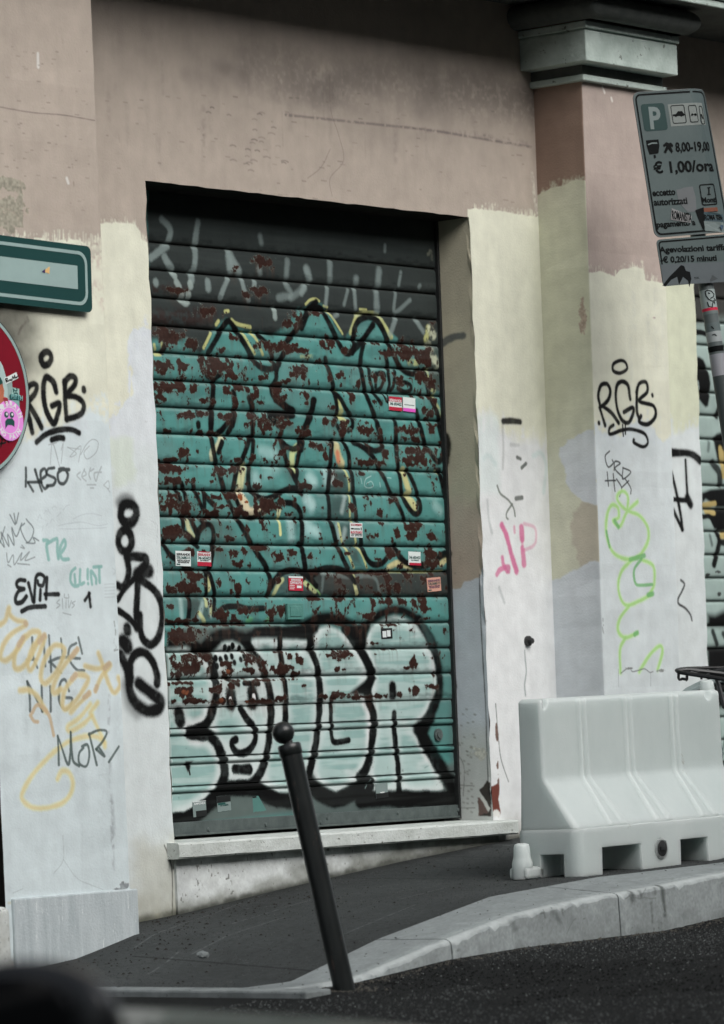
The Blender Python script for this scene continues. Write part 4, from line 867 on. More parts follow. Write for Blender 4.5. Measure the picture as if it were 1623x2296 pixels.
# flaked rust
ed = A(150, 176, 168)
for zz_, L in ((zD, [(600, 1250, 120, 50), (250, 1480, 150, 70), (470, 1560, 90, 50), (200, 1760, 110, 80), (380, 1770, 70, 80), (690, 1760, 220, 90), (560, 1720, 60, 70), (820, 1840, 80, 60), (300, 1950, 240, 60), (170, 2050, 60, 50), (1280, 1580, 150, 45), (1480, 1610, 60, 20), (1450, 1800, 80, 60), (1340, 1900, 60, 40), (1420, 1300, 60, 45), (1360, 1370, 60, 40), (890, 1960, 70, 50), (780, 1990, 40, 45), (650, 2070, 45, 40), (1250, 1980, 55, 60), (860, 2080, 40, 70), (430, 2210, 90, 35), (560, 2200, 60, 30), (760, 2225, 110, 45), (1130, 2260, 100, 80), (1060, 1990, 20, 50), (980, 1975, 30, 25), (1500, 2010, 35, 30), (1520, 2100, 25, 20), (560, 2070, 45, 35), (850, 850, 35, 30), (1130, 800, 90, 60), (980, 1100, 60, 40), (1380, 1830, 30, 30), (1100, 1870, 30, 25), (740, 1610, 30, 30), (850, 1500, 40, 35), (1100, 1060, 80, 50), (330, 1060, 120, 40)]),
               (zE, [(240, 1310, 100, 45), (395, 1380, 40, 40), (130, 1050, 70, 45), (1010, 1400, 150, 85), (1150, 1440, 60, 90), (350, 1610, 60, 35), (1130, 1640, 90, 50), (1200, 1690, 40, 60), (890, 1650, 50, 60), (10, 1620, 35, 60), (590, 2110, 70, 45), (960, 2110, 90, 40), (380, 2080, 80, 70), (240, 2040, 70, 40), (1200, 2080, 40, 60), (720, 2120, 30, 60), (1050, 2200, 60, 40), (150, 2270, 100, 35), (460, 1810, 30, 40), (690, 1640, 60, 50), (1230, 1850, 30, 50), (780, 1410, 60, 25), (680, 1320, 40, 20), (1130, 1930, 30, 25), (1190, 1970, 40, 40), (30, 1800, 35, 40), (270, 1640, 40, 25), (530, 1690, 25, 50), (1190, 1130, 40, 25)]),
               (zF, [(440, 130, 80, 30), (560, 130, 60, 28), (780, 150, 110, 45), (1000, 160, 40, 45), (1140, 250, 85, 95), (1300, 210, 70, 50), (230, 285, 90, 30), (560, 300, 130, 30), (1490, 310, 60, 40), (1440, 280, 40, 50), (390, 490, 80, 60), (260, 550, 110, 22), (870, 555, 50, 30), (1000, 540, 70, 30), (1290, 490, 30, 30), (270, 640, 180, 55), (310, 740, 170, 42), (720, 660, 85, 75), (840, 650, 45, 38), (1185, 715, 40, 18), (1070, 800, 40, 22), (260, 970, 110, 75), (420, 980, 60, 85), (640, 1040, 90, 45), (740, 980, 70, 35), (1150, 970, 120, 70), (1270, 930, 60, 50), (910, 1030, 60, 50), (820, 880, 60, 40), (280, 1220, 110, 65), (800, 1270, 45, 30), (440, 1400, 70, 45), (570, 1400, 60, 35), (830, 1400, 55, 40), (720, 1380, 50, 25), (960, 1390, 35, 35), (880, 1510, 100, 35), (1080, 1360, 100, 48), (1390, 1400, 60, 50), (1280, 1450, 60, 65), (1560, 1440, 50, 38), (470, 1640, 110, 70), (270, 1740, 80, 60), (720, 1690, 35, 65), (890, 1730, 50, 70), (1090, 1760, 50, 25), (400, 1730, 100, 55), (940, 1940, 80, 50), (760, 1990, 70, 65), (1190, 1930, 50, 80), (1280, 1920, 60, 80), (300, 2040, 130, 25), (500, 2030, 50, 25), (800, 2030, 110, 16), (260, 1900, 35, 25), (1260, 1660, 30, 40), (830, 1770, 22, 40), (1580, 420, 40, 40), (650, 750, 20, 25), (1500, 790, 60, 40), (1150, 2030, 60, 12), (540, 2130, 30, 25), (740, 2065, 200, 14)]),
               (zG, [(150, 190, 100, 35), (780, 260, 45, 55), (1050, 240, 180, 60), (1080, 320, 150, 60), (980, 50, 90, 55), (590, 50, 60, 45), (380, 60, 80, 75), (590, 345, 130, 36), (730, 350, 50, 35), (330, 540, 70, 35), (560, 450, 40, 20), (820, 690, 75, 40), (720, 810, 25, 45), (730, 910, 40, 25), (870, 1000, 35, 65), (1010, 930, 90, 70), (1020, 1020, 70, 40), (1090, 920, 40, 65), (1200, 1030, 55, 35), (690, 1020, 30, 40), (1180, 1200, 75, 55), (90, 1210, 55, 35), (810, 1180, 45, 60), (780, 1430, 50, 110), (900, 1500, 45, 60), (700, 1360, 80, 25), (970, 1380, 40, 45), (1200, 1280, 80, 40), (350, 1600, 60, 35), (130, 1600, 110, 25), (800, 1620, 60, 35), (920, 1620, 50, 35), (1110, 1680, 50, 95), (620, 1760, 80, 35), (1030, 1640, 45, 50), (340, 2110, 110, 40), (330, 2240, 50, 40), (1040, 2190, 30, 60), (800, 1840, 110, 22), (670, 1640, 25, 35), (425, 1680, 20, 30), (1150, 1780, 60, 18), (460, 770, 40, 35), (860, 640, 60, 20), (1280, 170, 25, 25), (210, 280, 25, 45), (430, 1180, 40, 30), (1100, 1420, 35, 50), (500, 1360, 200, 12), (1210, 550, 20, 60), (380, 1530, 50, 35)]),
               (zH, [(300, 620, 150, 85), (350, 540, 170, 55), (230, 680, 90, 50), (480, 530, 60, 35), (920, 540, 70, 55), (700, 640, 75, 60), (900, 650, 120, 40), (1190, 640, 90, 50), (1040, 640, 35, 85), (310, 840, 115, 50), (420, 930, 170, 35), (620, 820, 40, 50), (560, 830, 45, 25), (730, 790, 35, 35), (1000, 935, 220, 26), (1180, 905, 60, 30), (250, 765, 140, 20), (850, 725, 60, 16), (1275, 520, 40, 28), (1370, 540, 45, 50), (280, 340, 160, 75), (440, 290, 35, 35), (950, 740, 30, 25), (720, 930, 16, 20), (210, 925, 30, 30), (1320, 680, 50, 24), (610, 680, 45, 14), (660, 930, 50, 30), (1150, 480, 60, 14), (1000, 740, 240, 10), (1400, 790, 30, 22), (340, 640, 100, 90)]),
               (zI, [(380, 870, 140, 42), (600, 890, 210, 24), (270, 890, 130, 26), (900, 870, 40, 35), (1040, 830, 55, 65), (1190, 800, 65, 38), (330, 640, 35, 35), (390, 640, 40, 18), (380, 510, 115, 35), (1035, 585, 28, 60), (650, 400, 50, 14), (960, 625, 30, 20), (1215, 690, 16, 30), (820, 455, 90, 14), (690, 500, 16, 12), (1060, 215, 70, 10)])):
    rq = np.random.RandomState(len(L)); psh.chips([(a_, b_, c_*k_, d_*k_) for (a_, b_, c_, d_), k_ in zip(L, rq.uniform(.85, 1.4, len(L)))], zz_, RUST, 1.25, 90, 46, .3, ed)
n1 = fbm(U*34, V*34, 401, 5, .62); n2 = fbm(U*2.2, V*2.2, 411, 3)
zone = sstep(.56, .8, V)*sstep(2.15, 1.9, V)
m = sstep(.684, .698, n1+(n2-.5)*.18-(1-zone)*.25); psh.mix(m, np.asarray(RUST)*.9)
acc = np.maximum(psh.rm, m).astype(np.float32); run = acc.copy()
for k in range(1, 26): run[:-1] = np.maximum(run[:-1], run[1:]*.955)
psh.mix((np.clip(run-acc, 0, 1)*.34*sstep(.35, .7, fbm(U*60, V*5, 433, 3))).astype(np.float32), A(86, 66, 56))
for k in range(2): acc = (acc+np.roll(acc, 2, 0)+np.roll(acc, -2, 0)+np.roll(acc, 2, 1)+np.roll(acc, -2, 1))/5
psh.mix((np.clip(acc-np.maximum(psh.rm, m), 0, 1)*.5).astype(np.float32), A(96, 84, 72))
psh.chips([(310, 850, 40, 26), (640, 925, 30, 25), (880, 935, 20, 12), (700, 660, 22, 20)], zH, A(112, 66, 46), .9, 120, 50, .25)
psh.chips([(915, 890, 30, 40), (970, 940, 22, 18)], zF, A(140, 80, 50), .9, 121, 50, .25)
# rust stain lines and grime in every groove, painted sheen on slat tops
PIT = 0.1042; Z0 = 2.087
lines = [by(x_, y_, DR)[2] for x_, y_ in [((560+300/2.296)*K_, (700+y/2.296)*K_) for y in (632, 884, 1138, 1395, 1640, 1890, 2135)]]
lines += [by((560+300/2.296)*K_, (1600+y/2.296)*K_, DR)[2] for y in (310, 577, 820, 1072, 1320, 1566, 1808, 2064)]
lines += [by((600+300/2.296)*K_, (2400+y/2.296)*K_, DR)[2] for y in (478, 728, 983)]
ribs = [(by((600+500/2.296)*K_, (2400+a/2.296)*K_, DR)[2], by((600+500/2.296)*K_, (2400+b/2.296)*K_, DR)[2]) for a, b in ((1172, 1234), (1440, 1500), (1704, 1762))]
ZR = by((600+500/2.296)*K_, (2400+2090/2.296)*K_, DR)[2]
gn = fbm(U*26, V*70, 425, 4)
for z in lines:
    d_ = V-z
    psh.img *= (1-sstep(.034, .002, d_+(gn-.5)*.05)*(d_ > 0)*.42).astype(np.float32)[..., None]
    psh.mix((sstep(-.024, -.004, d_)*(d_ < 0)*sstep(.3, .6, gn)*.22*(psh.img.sum(-1) > .2)).astype(np.float32), A(168, 184, 180))  # pale sheen under each groove, a highlight put into the colour
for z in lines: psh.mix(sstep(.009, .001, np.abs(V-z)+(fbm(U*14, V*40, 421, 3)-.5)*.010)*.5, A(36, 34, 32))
for a, b in ribs:
    psh.mix(sstep(.007, .001, np.abs(V-a)+(fbm(U*14, V*40, 423, 3)-.5)*.008)*.7, A(28, 30, 30)); psh.mix(sstep(.007, .001, np.abs(V-b))*.7, A(28, 30, 30))
psh.mix(sstep(ZR+.01, ZR-.01, V)*.85, A(78, 88, 86))
psh.speckle(90, .88, A(40, 44, 42), .4, 431)
psh.mix((sstep(.5, .75, fbm(U*1.5, V*30, 441, 4))*.018).astype(np.float32), A(190, 200, 196))
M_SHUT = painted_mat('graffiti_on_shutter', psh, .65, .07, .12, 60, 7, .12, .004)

def shutter_profile(zs, top, bottom):
    """profile (y, z) from top to bottom; y measured outwards is negative"""
    pr_ = []
    e = [top]+list(zs)+[bottom]
    for a, b in zip(e[:-1], e[1:]):
        h = a-b
        pr_ += [(.007, a), (.007, a-.0026), (.001, a-.0038), (-.0045, a-h*.11), (-.0055, a-h*.16)]
        for t in (.3, .5, .7, .85): pr_.append((-.0052-.0012*math.sin(math.pi*t), a-h*t))
        pr_ += [(-.0045, b+.012), (-.002, b+.004), (.003, b+.0014)]
    return pr_
def curtain(name, x0, x1, zs, top, bottom, ribs_, mat, paint, parent, U0=0.0, n=14):
    pr_ = shutter_profile(zs, top, zs[-1] if ribs_ else bottom)
    if ribs_:
        z = zs[-1]
        for a, b in ribs_:
            pr_ += [(.008, z-.001), (.008, z-.005), (0, z-.007), (-.002, (z+a)/2), (0, a+.004), (.007, a+.002), (.007, a-.001), (-.003, a-.004), (-.007, (a+b)/2), (-.004, b+.005)]
            z = b
        pr_ += [(.008, z-.001), (.008, z-.005), (0, z-.007), (0, bottom)]
    v = []; f = []
    for i in range(n+1):
        x = x0+(x1-x0)*i/n
        for y, z in pr_: v.append((x, DR+y+.0015*math.sin(x*5+z*3), z+.0012*math.sin(x*3.1+z*7)))
    k = len(pr_)
    for i in range(n):
        for j in range(k-1): f.append((i*k+j, i*k+j+1, (i+1)*k+j+1, (i+1)*k+j))
    o = mesh(name, v, f, mat, parent, smooth=True)
    try: o.data.set_sharp_from_angle(angle=R_(48))
    except Exception: pass
    me = o.data; uv = me.uv_layers.new(name='UVMap')
    for pl_ in me.polygons:
        for li in pl_.loop_indices:
            c = me.vertices[me.loops[li].vertex_index].co; uv.data[li].uv = paint.uv(c[0]-U0, c[2])
    return o
sh = empty('roller_shutter', (W/2, DR, 0), 'rusty teal roller shutter with big white and black graffiti letters above the stone sill', 'roller shutter')
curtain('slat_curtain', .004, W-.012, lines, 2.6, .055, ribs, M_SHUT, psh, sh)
M_STEEL = noise_mat('dull_steel', A(82, 92, 91)*.8, A(112, 122, 120)*.8, 14, .5, .5, .2, 90, metallic=.35)
M_DARK = noise_mat('black_iron_rail', (.012, .014, .014), (.03, .032, .032), 30, .6, .4, .2, 90)
mb = MB(); mb.box(.004, W-.012, DR-.016, DR+.012, .004, .058); mb.box(.004, W-.012, DR-.024, DR-.016, .004, .012)
rail = mb.build('bottom_rail', M_STEEL, sh, bevel=.002)
for (x, y) in [zI(s)[0] for s in ("248,2000", "898,1955", "190,2045")]+[zH(s)[0] for s in ("535,2110", "1062,2065")]+[zI("1450,1930")[0]]:
    c = by(x, y, DR-.016); mb = MB(); mb.tube([(c[0], DR-.016, c[2]), (c[0], DR-.022, c[2])], [.009, .006], 10); mb.build('bolt', M_STEEL, rail, smooth=True)
for x in (.0, W-.014):
    mb = MB(); mb.box(x, x+.014, DR-.022, DR+.05, .0, 2.58); mb.build('guide_rail', M_DARK, sh)
# lock cover and keyhole
mb = MB(); c = by(*zF("1395,1945")[0], DR); mb.box(c[0]-.05, c[0]+.05, DR-.02, DR-.008, c[2]-.032, c[2]+.032); mb.box(c[0]-.035, c[0]+.035, DR-.023, DR-.02, c[2]-.02, c[2]+.02)
mb.build('lock_cover', noise_mat('painted_teal_metal', A(70, 124, 116), A(92, 140, 132), 20, .5, .4, .2), sh, bevel=.003)
mb = MB(); c = by(*zI("1258,1240")[0], DR); mb.tube([(c[0], DR, c[2]), (c[0], DR-.012, c[2])], .026, 16); mb.tube([(c[0], DR-.012, c[2]), (c[0], DR-.018, c[2])], .015, 12)
mb.build('lock', M_STEEL, sh, smooth=True)

# text -> mesh
_font = {}
def text_mesh(body, size, bold=0.0, extrude=.0004, sx=1.0, align='LEFT', shear=0):
    cu = bpy.data.curves.new('lettering', 'FONT'); cu.body = body; cu.size = size; cu.extrude = extrude; cu.offset = bold; cu.align_x = align; cu.shear = shear; cu.resolution_u = 3
    o = bpy.data.objects.new('lettering', cu); COL.objects.link(o)
    dg = bpy.context.evaluated_depsgraph_get(); dg.update()
    me = bpy.data.meshes.new_from_object(o.evaluated_get(dg)); bpy.data.objects.remove(o); bpy.data.curves.remove(cu)
    if sx != 1.0:
        me.transform(Matrix.Diagonal((sx, 1, 1, 1)))
    me.name = 'lettering'; return me
def text_on(body, size, M, mat, parent, bold=0.0, sx=1.0, align='LEFT', name='lettering', fit=None):
    me = text_mesh(body, size, bold, sx=sx, align=align)
    if fit:
        xs_ = [v.co.x for v in me.vertices]; wd = max(xs_)-min(xs_)
        me.transform(Matrix.Diagonal((fit/wd, 1, 1, 1)))
    me.transform(M); me.update(); return link(name, me, mat, parent)
def flat(name, base, spec=.3, rough=.5, scale=12, var=.06):
    b = np.asarray(base); return noise_mat(name, b*(1-var), np.minimum(b*(1+var), .9), scale, rough, spec, .05, 60)
M_INKR = flat('red_print', A(176, 40, 62)); M_INKK = flat('black_print', A(30, 32, 32)); M_INKG = flat('dark_teal_print', A(34, 78, 74)); M_PAPER = flat('white_sticker_paper', A(214, 222, 220))
M_INKW = flat('white_print', A(222, 228, 226)); M_PAPR = flat('red_sticker_paper', A(186, 44, 66)); M_PAPO = flat('faded_orange_sticker', A(206, 156, 138)); M_INKP = flat('purple_print', A(70, 44, 84)); M_INKM = flat('magenta_print', A(216, 90, 190))
M_GREYP = flat('grey_torn_paper', A(120, 134, 132)); M_TEALP = flat('teal_painted_paper', A(80, 122, 116))
def wall_frame(x, y, Y):
    c = by(x, y, Y); return Matrix(((1, 0, 0, c[0]), (0, 0, -1, Y), (0, 1, 0, c[2]), (0, 0, 0, 1)))   # local x right, y up, z out of the wall
def sticker(zz, a, b, mat, lines_=(), bars=(), rot=0.0, torn=0, name='sticker', parent=None):
    p0 = zz(a)[0]; p1 = zz(b)[0]; Y = DR-(.0012 if by(*p0, DR)[2] < ribs[-1][1]+.01 else .0092)
    q0 = by(*p0, Y); q1 = by(*p1, Y); wd = q1[0]-q0[0]; ht = q0[2]-q1[2]
    M = wall_frame(p0[0], p0[1], Y) @ Matrix.Rotation(rot, 4, 'Z')
    n = 9; v = []
    for i in range(n+1): v.append((wd*i/n, (random.random()-.5)*torn*.3*ht if torn else 0, 0))
    for i in range(n+1): v.append((wd*(1-i/n), -ht+(random.random()*torn*ht if torn else 0), 0))
    v2 = [(x, y, -.0009) for x, y, z in v]; N = len(v)
    f = [tuple(range(N))[::-1], tuple(range(N, 2*N))]+[(i, (i+1) % N, N+(i+1) % N, N+i) for i in range(N)]
    st = mesh(name, [M @ Vector(p) for p in v+v2], f, mat, parent or sh)
    for (txt, u, t, s, m_, bold) in lines_:
        T = M @ Matrix.Translation((wd*u, -ht*t, .0006)); text_on(txt, s*ht*1.35, T, m_, st, bold*ht, fit=wd*(1-2*u))
    for (u0, u1, t0, t1, m_) in bars:
        k = MB(); k.box(wd*u0, wd*u1, -ht*t1, -ht*t0, .0003, .0008, M); k.build('printed_band', m_, st)
    return st
sticker(zE, "815,1802", "940,1936", M_PAPER, [("SERRANDE", .04, .34, .17, M_INKW, .004), ("346 6054423", .06, .62, .22, M_INKG, .004)], [(0, 1, 0, .36, M_INKR), (0, 1, .74, 1, M_INKR)], -.03)
sticker(zE, "945,1808", "1064,1945", M_PAPER, [], [(0, 1, .76, 1, M_INKM), (.1, .9, .5, .56, M_GREYP)], -.04)
sticker(zF, "325,1385", "470,1525", M_PAPER, [("SERRANDE", .06, .3, .16, M_INKK, .004), ("338.3688315", .05, .52, .18, M_INKG, .004), ("INSTALLAZIONI", .1, .68, .11, M_INKK, .002), ("RIPARAZIONI", .14, .8, .11, M_INKK, .002)], [(.05, .28, .85, .93, M_INKG)], -.02)
sticker(zF, "524,1390", "656,1525", M_PAPER, [("SERRANDE", .05, .3, .18, M_INKR, .004), ("346 6054423", .04, .55, .22, M_INKG, .004), ("347 6348370", .2, .66, .09, M_INKG, .001)], [(0, 1, .72, 1, M_INKR), (.1, .9, .0, .06, M_INKR)], -.02)
sticker(zF, "1364,1618", "1500,1750", M_PAPR, [("SERRANDE", .16, .32, .15, M_INKW, .003), ("3299762755", .08, .55, .2, M_INKW, .004)], [(0, 1, 0, .13, M_PAPER), (.06, .4, .62, .66, M_INKW), (.06, .42, .74, .78, M_INKW), (.06, .38, .86, .9, M_INKW), (.56, .88, .64, .82, M_INKW)], -.02)
sticker(zG, "457,898", "577,1034", M_PAPER, [("SGOMBERI", .08, .2, .14, M_INKR, .002), ("TRASLOCHI", .08, .69, .12, M_INKW, .002), ("327 5992753", .06, .92, .18, M_INKK, .003)], [(.05, .95, .56, .72, M_INKR), (.08, .3, .36, .46, M_INKK), (.34, .8, .35, .47, M_GREYP), (.86, .93, .3, .5, M_INKK)], -.01)
sticker(zG, "995,1162", "1112,1288", M_PAPER, [("346 6054423", .05, .53, .22, M_INKG, .004), ("347 6348370", .2, .68, .1, M_INKG, .001)], [(.05, 1, .82, 1, M_INKR)], -.02, .03)
sticker(zG, "1164,1408", "1294,1535", M_PAPO, [("SERRANDE", .06, .3, .17, M_INKP, .004), ("338.3688315", .06, .52, .2, M_INKG, .004), ("INSTALLAZIONI", .1, .66, .1, M_INKP, .002), ("RIPARAZIONI", .14, .77, .1, M_INKP, .002)], [(.05, .28, .84, .94, M_INKG)], .06)
sticker(zH, "612,1806", "742,1944", M_GREYP, [("347 6348370", .2, .66, .1, M_INKG, .001)], [(0, 1, 0, .42, M_INKK), (.05, .6, .44, .56, M_INKG)], .05, .05)
sticker(zH, "940,1806", "1066,1948", M_TEALP, [], [(0, .3, 0, .1, M_INKK)], .04, .06)
sticker(zH, "390,1856", "518,1990", M_GREYP, [("APPENDI", .08, .22, .14, M_INKW, .001)], [(.2, 1, .62, 1, M_INKK), (0, 1, .0, .03, M_INKW)], .04)
sticker(zI, "692,1692", "808,1820", M_GREYP, [], [(0, 1, .66, 1, M_INKK), (.35, .7, .6, .66, M_INKW)], .05)
sticker(zI, "745,262", "850,358", M_INKK, [], [(.1, .44, .26, .86, M_PAPER), (.5, .82, .2, .8, M_PAPER)], .02)

# second shutter in the next opening
ps2 = Paint(map_y(DR), RX0-.05, 5.2, -.1, 2.62, 330, A(150, 168, 163))
ps2.mottle(6, .18, 501); ps2.mottle(2, .12, 504)
ps2.poly(zS("1540,560 1700,560 1700,700 1600,720 1540,735"), A(66, 66, 64), 1, .03, .02)
ps2.stroke(zS("1600,690 1604,700"), .03, A(150, 100, 70), .7, .6)
cuts(ps2, zM, "380,660 480,670 580,710", 40, BLACK); cuts(ps2, zM, "400,255 500,265", 22, BLACK, .7)
ps2.poly(zM("398,950 440,945 490,980 525,1060 555,1150 570,1250 560,1400 540,1510 510,1525 470,1480 430,1420 400,1380"), BLACK, 1, .008)
cuts(ps2, zM, "425,1220 440,1320", 14, PALE); cuts(ps2, zM, "700,1350 690,1450 660,1560 640,1620", 60, BLACK)
ps2.poly(zM("600,1870 640,1830 735,1800 800,1800 800,2300 650,2140 620,2000"), BLACK, 1, .01); cuts(ps2, zM, "550,1930 540,2020", 40, A(70, 80, 78), .7, .7)
YG = A(176, 158, 104)
cuts(ps2, zM, "680,2000 690,2100", 70, YG); cuts(ps2, zN, "590,30 595,100 600,250", 60, YG)
cuts(ps2, zN, "500,130 560,220 570,330", 60, BLACK, .9)
ps2.poly(zN("390,420 480,385 640,370 640,560 540,560 430,480 395,520"), BLACK, 1, .01); ps2.poly(zN("530,570 640,570 640,780 540,790 470,640"), BLACK, 1, .01)
cuts(ps2, zN, "410,540 520,520; 430,600 510,610", 46, YG); cuts(ps2, zN, "400,650 470,650 520,740", 36, BLACK)
cuts(ps2, zN, "540,810 560,880 540,1000 510,1110", 46, BLACK); cuts(ps2, zN, "590,830 640,830", 60, YG); cuts(ps2, zN, "590,900 640,900", 40, BLACK); cuts(ps2, zN, "470,830 490,920", 30, A(70, 80, 78), .8, .7)
ps2.poly(zN("450,1590 520,1600 640,1540 640,1720 455,1720"), BLACK, 1, .02); ps2.poly(zN("450,1900 640,1900 640,2500 450,2500"), BLACK, 1, .02); cuts(ps2, zN, "500,1760 540,1880; 600,1780 640,1850", 40, BLACK, .9)
ps2.chips([(450, 1210, 30, 20), (550, 1180, 30, 30), (560, 1400, 25, 25)], zN, A(60, 64, 62), .9, 90, 60, .3)
l2 = [by((2640+ (xm)/2.871)*K_, (1100+y/2.871)*K_, DR)[2] for xm, y in ((450, 248), (450, 530), (480, 803), (520, 1082), (560, 1352), (580, 1612), (540, 1882), (600, 2150))]
l2 += [by((2640+xm/2.418)*K_, (1800+y/2.418)*K_, DR)[2] for xm, y in ((500, 343), (500, 573), (500, 790), (520, 1015), (520, 1238), (530, 1463), (540, 1695), (550, 1920))]
l2 = sorted(l2+[l2[0]+.1042*k for k in (1, 2, 3)], reverse=True); l2 = [z for z in l2 if z < 2.58]
while l2[-1] > .25: l2.append(l2[-1]-.1042)
for z in l2: ps2.mix(sstep(.012, .002, np.abs(ps2.V-z))*.6, A(34, 34, 32))
M_SHUT2 = painted_mat('graffiti_on_second_shutter', ps2, .6, .16, .12, 60, 7, .12, .004)
sh2 = empty('roller_shutter', (RX0+.8, DR, 0), 'grey roller shutter with black and yellow graffiti, behind the leaning parking sign pole', 'roller shutter')
curtain('slat_curtain', RX0+.004, 5.15, l2, 2.6, .1, None, M_SHUT2, ps2, sh2)
mb = MB(); mb.box(RX0, RX0+.014, DR-.022, DR+.05, .1, 2.58); mb.build('guide_rail', M_DARK, sh2)
mb = MB(); mb.box(5.15, XE, .02, .3, .1, ZL+.03); mb.build('side_wall', M_PLAIN, bld)
# ------------------------------------------------------------------ bollard
b0 = by(773, 2222, -1.90); b0[2] = min(b0[2], road_z(b0[0])+.002)
dep = (b0-CAM) @ _F
b1 = bd(650, 1680, dep); ax = Vector(b1-b0); L_ = ax.length; ax.normalize()
ball = Vector(bd(635, 1643, dep))
M_BOL = noise_mat('black_bollard_paint', (.007, .009, .009), (.020, .024, .0235), 6, .32, .5, .06, 40, c2=(.055, .042, .036), s2=16, t2=.61, mapscale=(1.5, 1.5, .4))
bo = empty('bollard', b0, 'leaning black metal bollard with a ball top at the kerb corner', 'bollard')
B0 = Vector(b0); r = .0362
pts = [B0-ax*.1]+[B0+ax*(L_*t) for t in np.linspace(0, .985, 9)]
MB().tube(pts, r, 28).build('post', M_BOL, bo, smooth=True)
c0 = B0+ax*(L_*.962+.013)
MB().tube([c0-ax*.003, c0+ax*.001, c0+ax*.030, c0+ax*.036, c0+ax*.0375], [r, r+.003, r+.003, r-.001, r-.012], 28).build('collar', M_BOL, bo, smooth=True)
bm = bmesh.new(); bmesh.ops.create_uvsphere(bm, u_segments=32, v_segments=20, radius=.0372); bm.transform(Matrix.Translation(ball)); me = bpy.data.meshes.new('ball'); bm.to_mesh(me); bm.free()
link('ball', me, M_BOL, bo, smooth=True)
cc = c0+ax*.036
MB().tube([cc, cc+(ball-cc)*.5], .016, 14).build('neck', M_BOL, bo, smooth=True)

# ------------------------------------------------------------------ plastic barrier
M_PLA = noise_mat('white_barrier_plastic', A(174, 184, 182), A(190, 198, 196), 2.2, .5, .35, .10, 140, c2=A(132, 132, 120), s2=7, t2=.655, mapscale=(1, 1, .55))
M_PLA.node_tree.nodes['Principled BSDF'].inputs['Subsurface Weight'].default_value = .85
M_PLA.node_tree.nodes['Principled BSDF'].inputs['Subsurface Radius'].default_value = (1.0, 1.0, 1.0)
M_PLA.node_tree.nodes['Principled BSDF'].inputs['Subsurface Scale'].default_value = .10
BX, BY_, BZ = .845, -1.30, -.203      # left front corner of the base
BL, BD_, BH = 1.262, .300, .682
MBAR = Matrix.Translation((BX, BY_, BZ)) @ Matrix.Rotation(-.012, 4, 'Y')
ba = empty('barrier', (BX, BY_, BZ), 'white water filled plastic barrier standing on the sloping pavement behind the kerb', 'barrier')
ZC, ZB, YC = .376, .183, .163
# hull rings going up; corners chamfered, the back nearly upright
def ring(x0, x1, y0, y1, c, z):
    return [(x0+c, y0, z), (x1-c, y0, z), (x1, y0+c, z), (x1, y1-c, z), (x1-c, y1, z), (x0+c, y1, z), (x0, y1-c, z), (x0, y0+c, z)]
rings = []
RIBX = [by(px_, py_, BY_+YC)[0]-BX for px_, py_ in ((1306, 1556), (1409, 1546), (1512, 1536))]
XF = sorted(set([.046, BL-.046]+[round(float(a), 4) for a in np.linspace(.075, BL-.075, 13)]+[round(x+d, 4) for x in RIBX for d in np.linspace(-.085, .085, 27)]))
XF = [x for k, x in enumerate(XF) if k == 0 or x-XF[k-1] > .0025]
NX = [by(1223, 1566, BY_+YC)[0]-BX, by(1591, 1529, BY_+YC)[0]-BX]
XF = sorted(XF+[x+d for x in NX for d in np.linspace(-.03, .03, 15)])
XF = [x for k, x in enumerate(XF) if k == 0 or x-XF[k-1] > .0025]
XF = [x for x in XF if .04 < x < BL-.04]
def rib(x, z):
    hw = float(np.interp(z, [ZB, ZB+.05, ZC-.06, ZC, ZC+.03, BH], [.056, .050, .034, .025, .021, .019])); t = 0
    for xr in RIBX:
        d = x-xr
        up = 1-float(sstep(hw-.001, hw+.012, abs(d)))                      # raised band
        ch = (1-float(sstep(hw*.34, hw*.34+.011, abs(d+hw*.12))))*.55      # shallow channel along its middle
        t = max(t, up-ch)
    sc_n = sum(float(sstep(.030, .020, math.hypot(x-xn, (z-BH)*.72))) for xn in NX)
    return -.026*sc_n+.0125*t*float(sstep(ZB+.001, ZB+.012, z))*float(sstep(BH+.004, BH-.018, z))
def hull_ring(z, top=0.0):
    if z < ZC:
        t = max((z-ZB)/(ZC-ZB), 0); y0 = .012+(YC-.012)*t; c = .03*(1-t)+.016*t; x0 = .010+.008*t; yb = BD_-.008-.012*t
    else:
        t = (z-ZC)/(BH-ZC); y0 = YC+.004*t; c = .016; x0 = .018+.004*t; yb = BD_-.020
    x1 = BL-x0; e = top
    R = [(min(max(x, x0+c), x1-c), y0+e-rib(x, z), z) for x in XF]
    arc = lambda cx, cy, a0: [(cx+c*math.cos(R_(a)), cy+c*math.sin(R_(a)), z) for a in (a0, a0+22, a0+45, a0+68, a0+90)]
    xa, xb, ya, yb2 = x0+e, x1-e, y0+e, yb-e
    return R+arc(xb-c, ya+c, -90)+arc(xb-c, yb2-c, 0)+arc(xa+c, yb2-c, 90)+arc(xa+c, ya+c, 180)
zl_ = [ZB-.03, ZB, ZB+.012, ZB+.03]+list(np.linspace(ZB+.06, ZC-.02, 5))+[ZC-.008, ZC+.008]+list(np.linspace(ZC+.03, BH-.07, 5))+[BH-.055, BH-.047, BH-.041, BH-.036, BH-.030, BH-.022, BH-.015]
rings = [hull_ring(z) for z in zl_]
rings += [hull_ring(BH-.008, .002), [(x, y, BH) for x, y, z in hull_ring(BH, .010)]]
NR = len(rings[0])
v = [p for r_ in rings for p in r_]; f = []
for i in range(len(rings)-1):
    for k in range(NR): f.append((i*NR+k, i*NR+(k+1) % NR, (i+1)*NR+(k+1) % NR, (i+1)*NR+k))
f.append(tuple(range(NR))[::-1]); f.append(tuple((len(rings)-1)*NR+k for k in range(NR)))
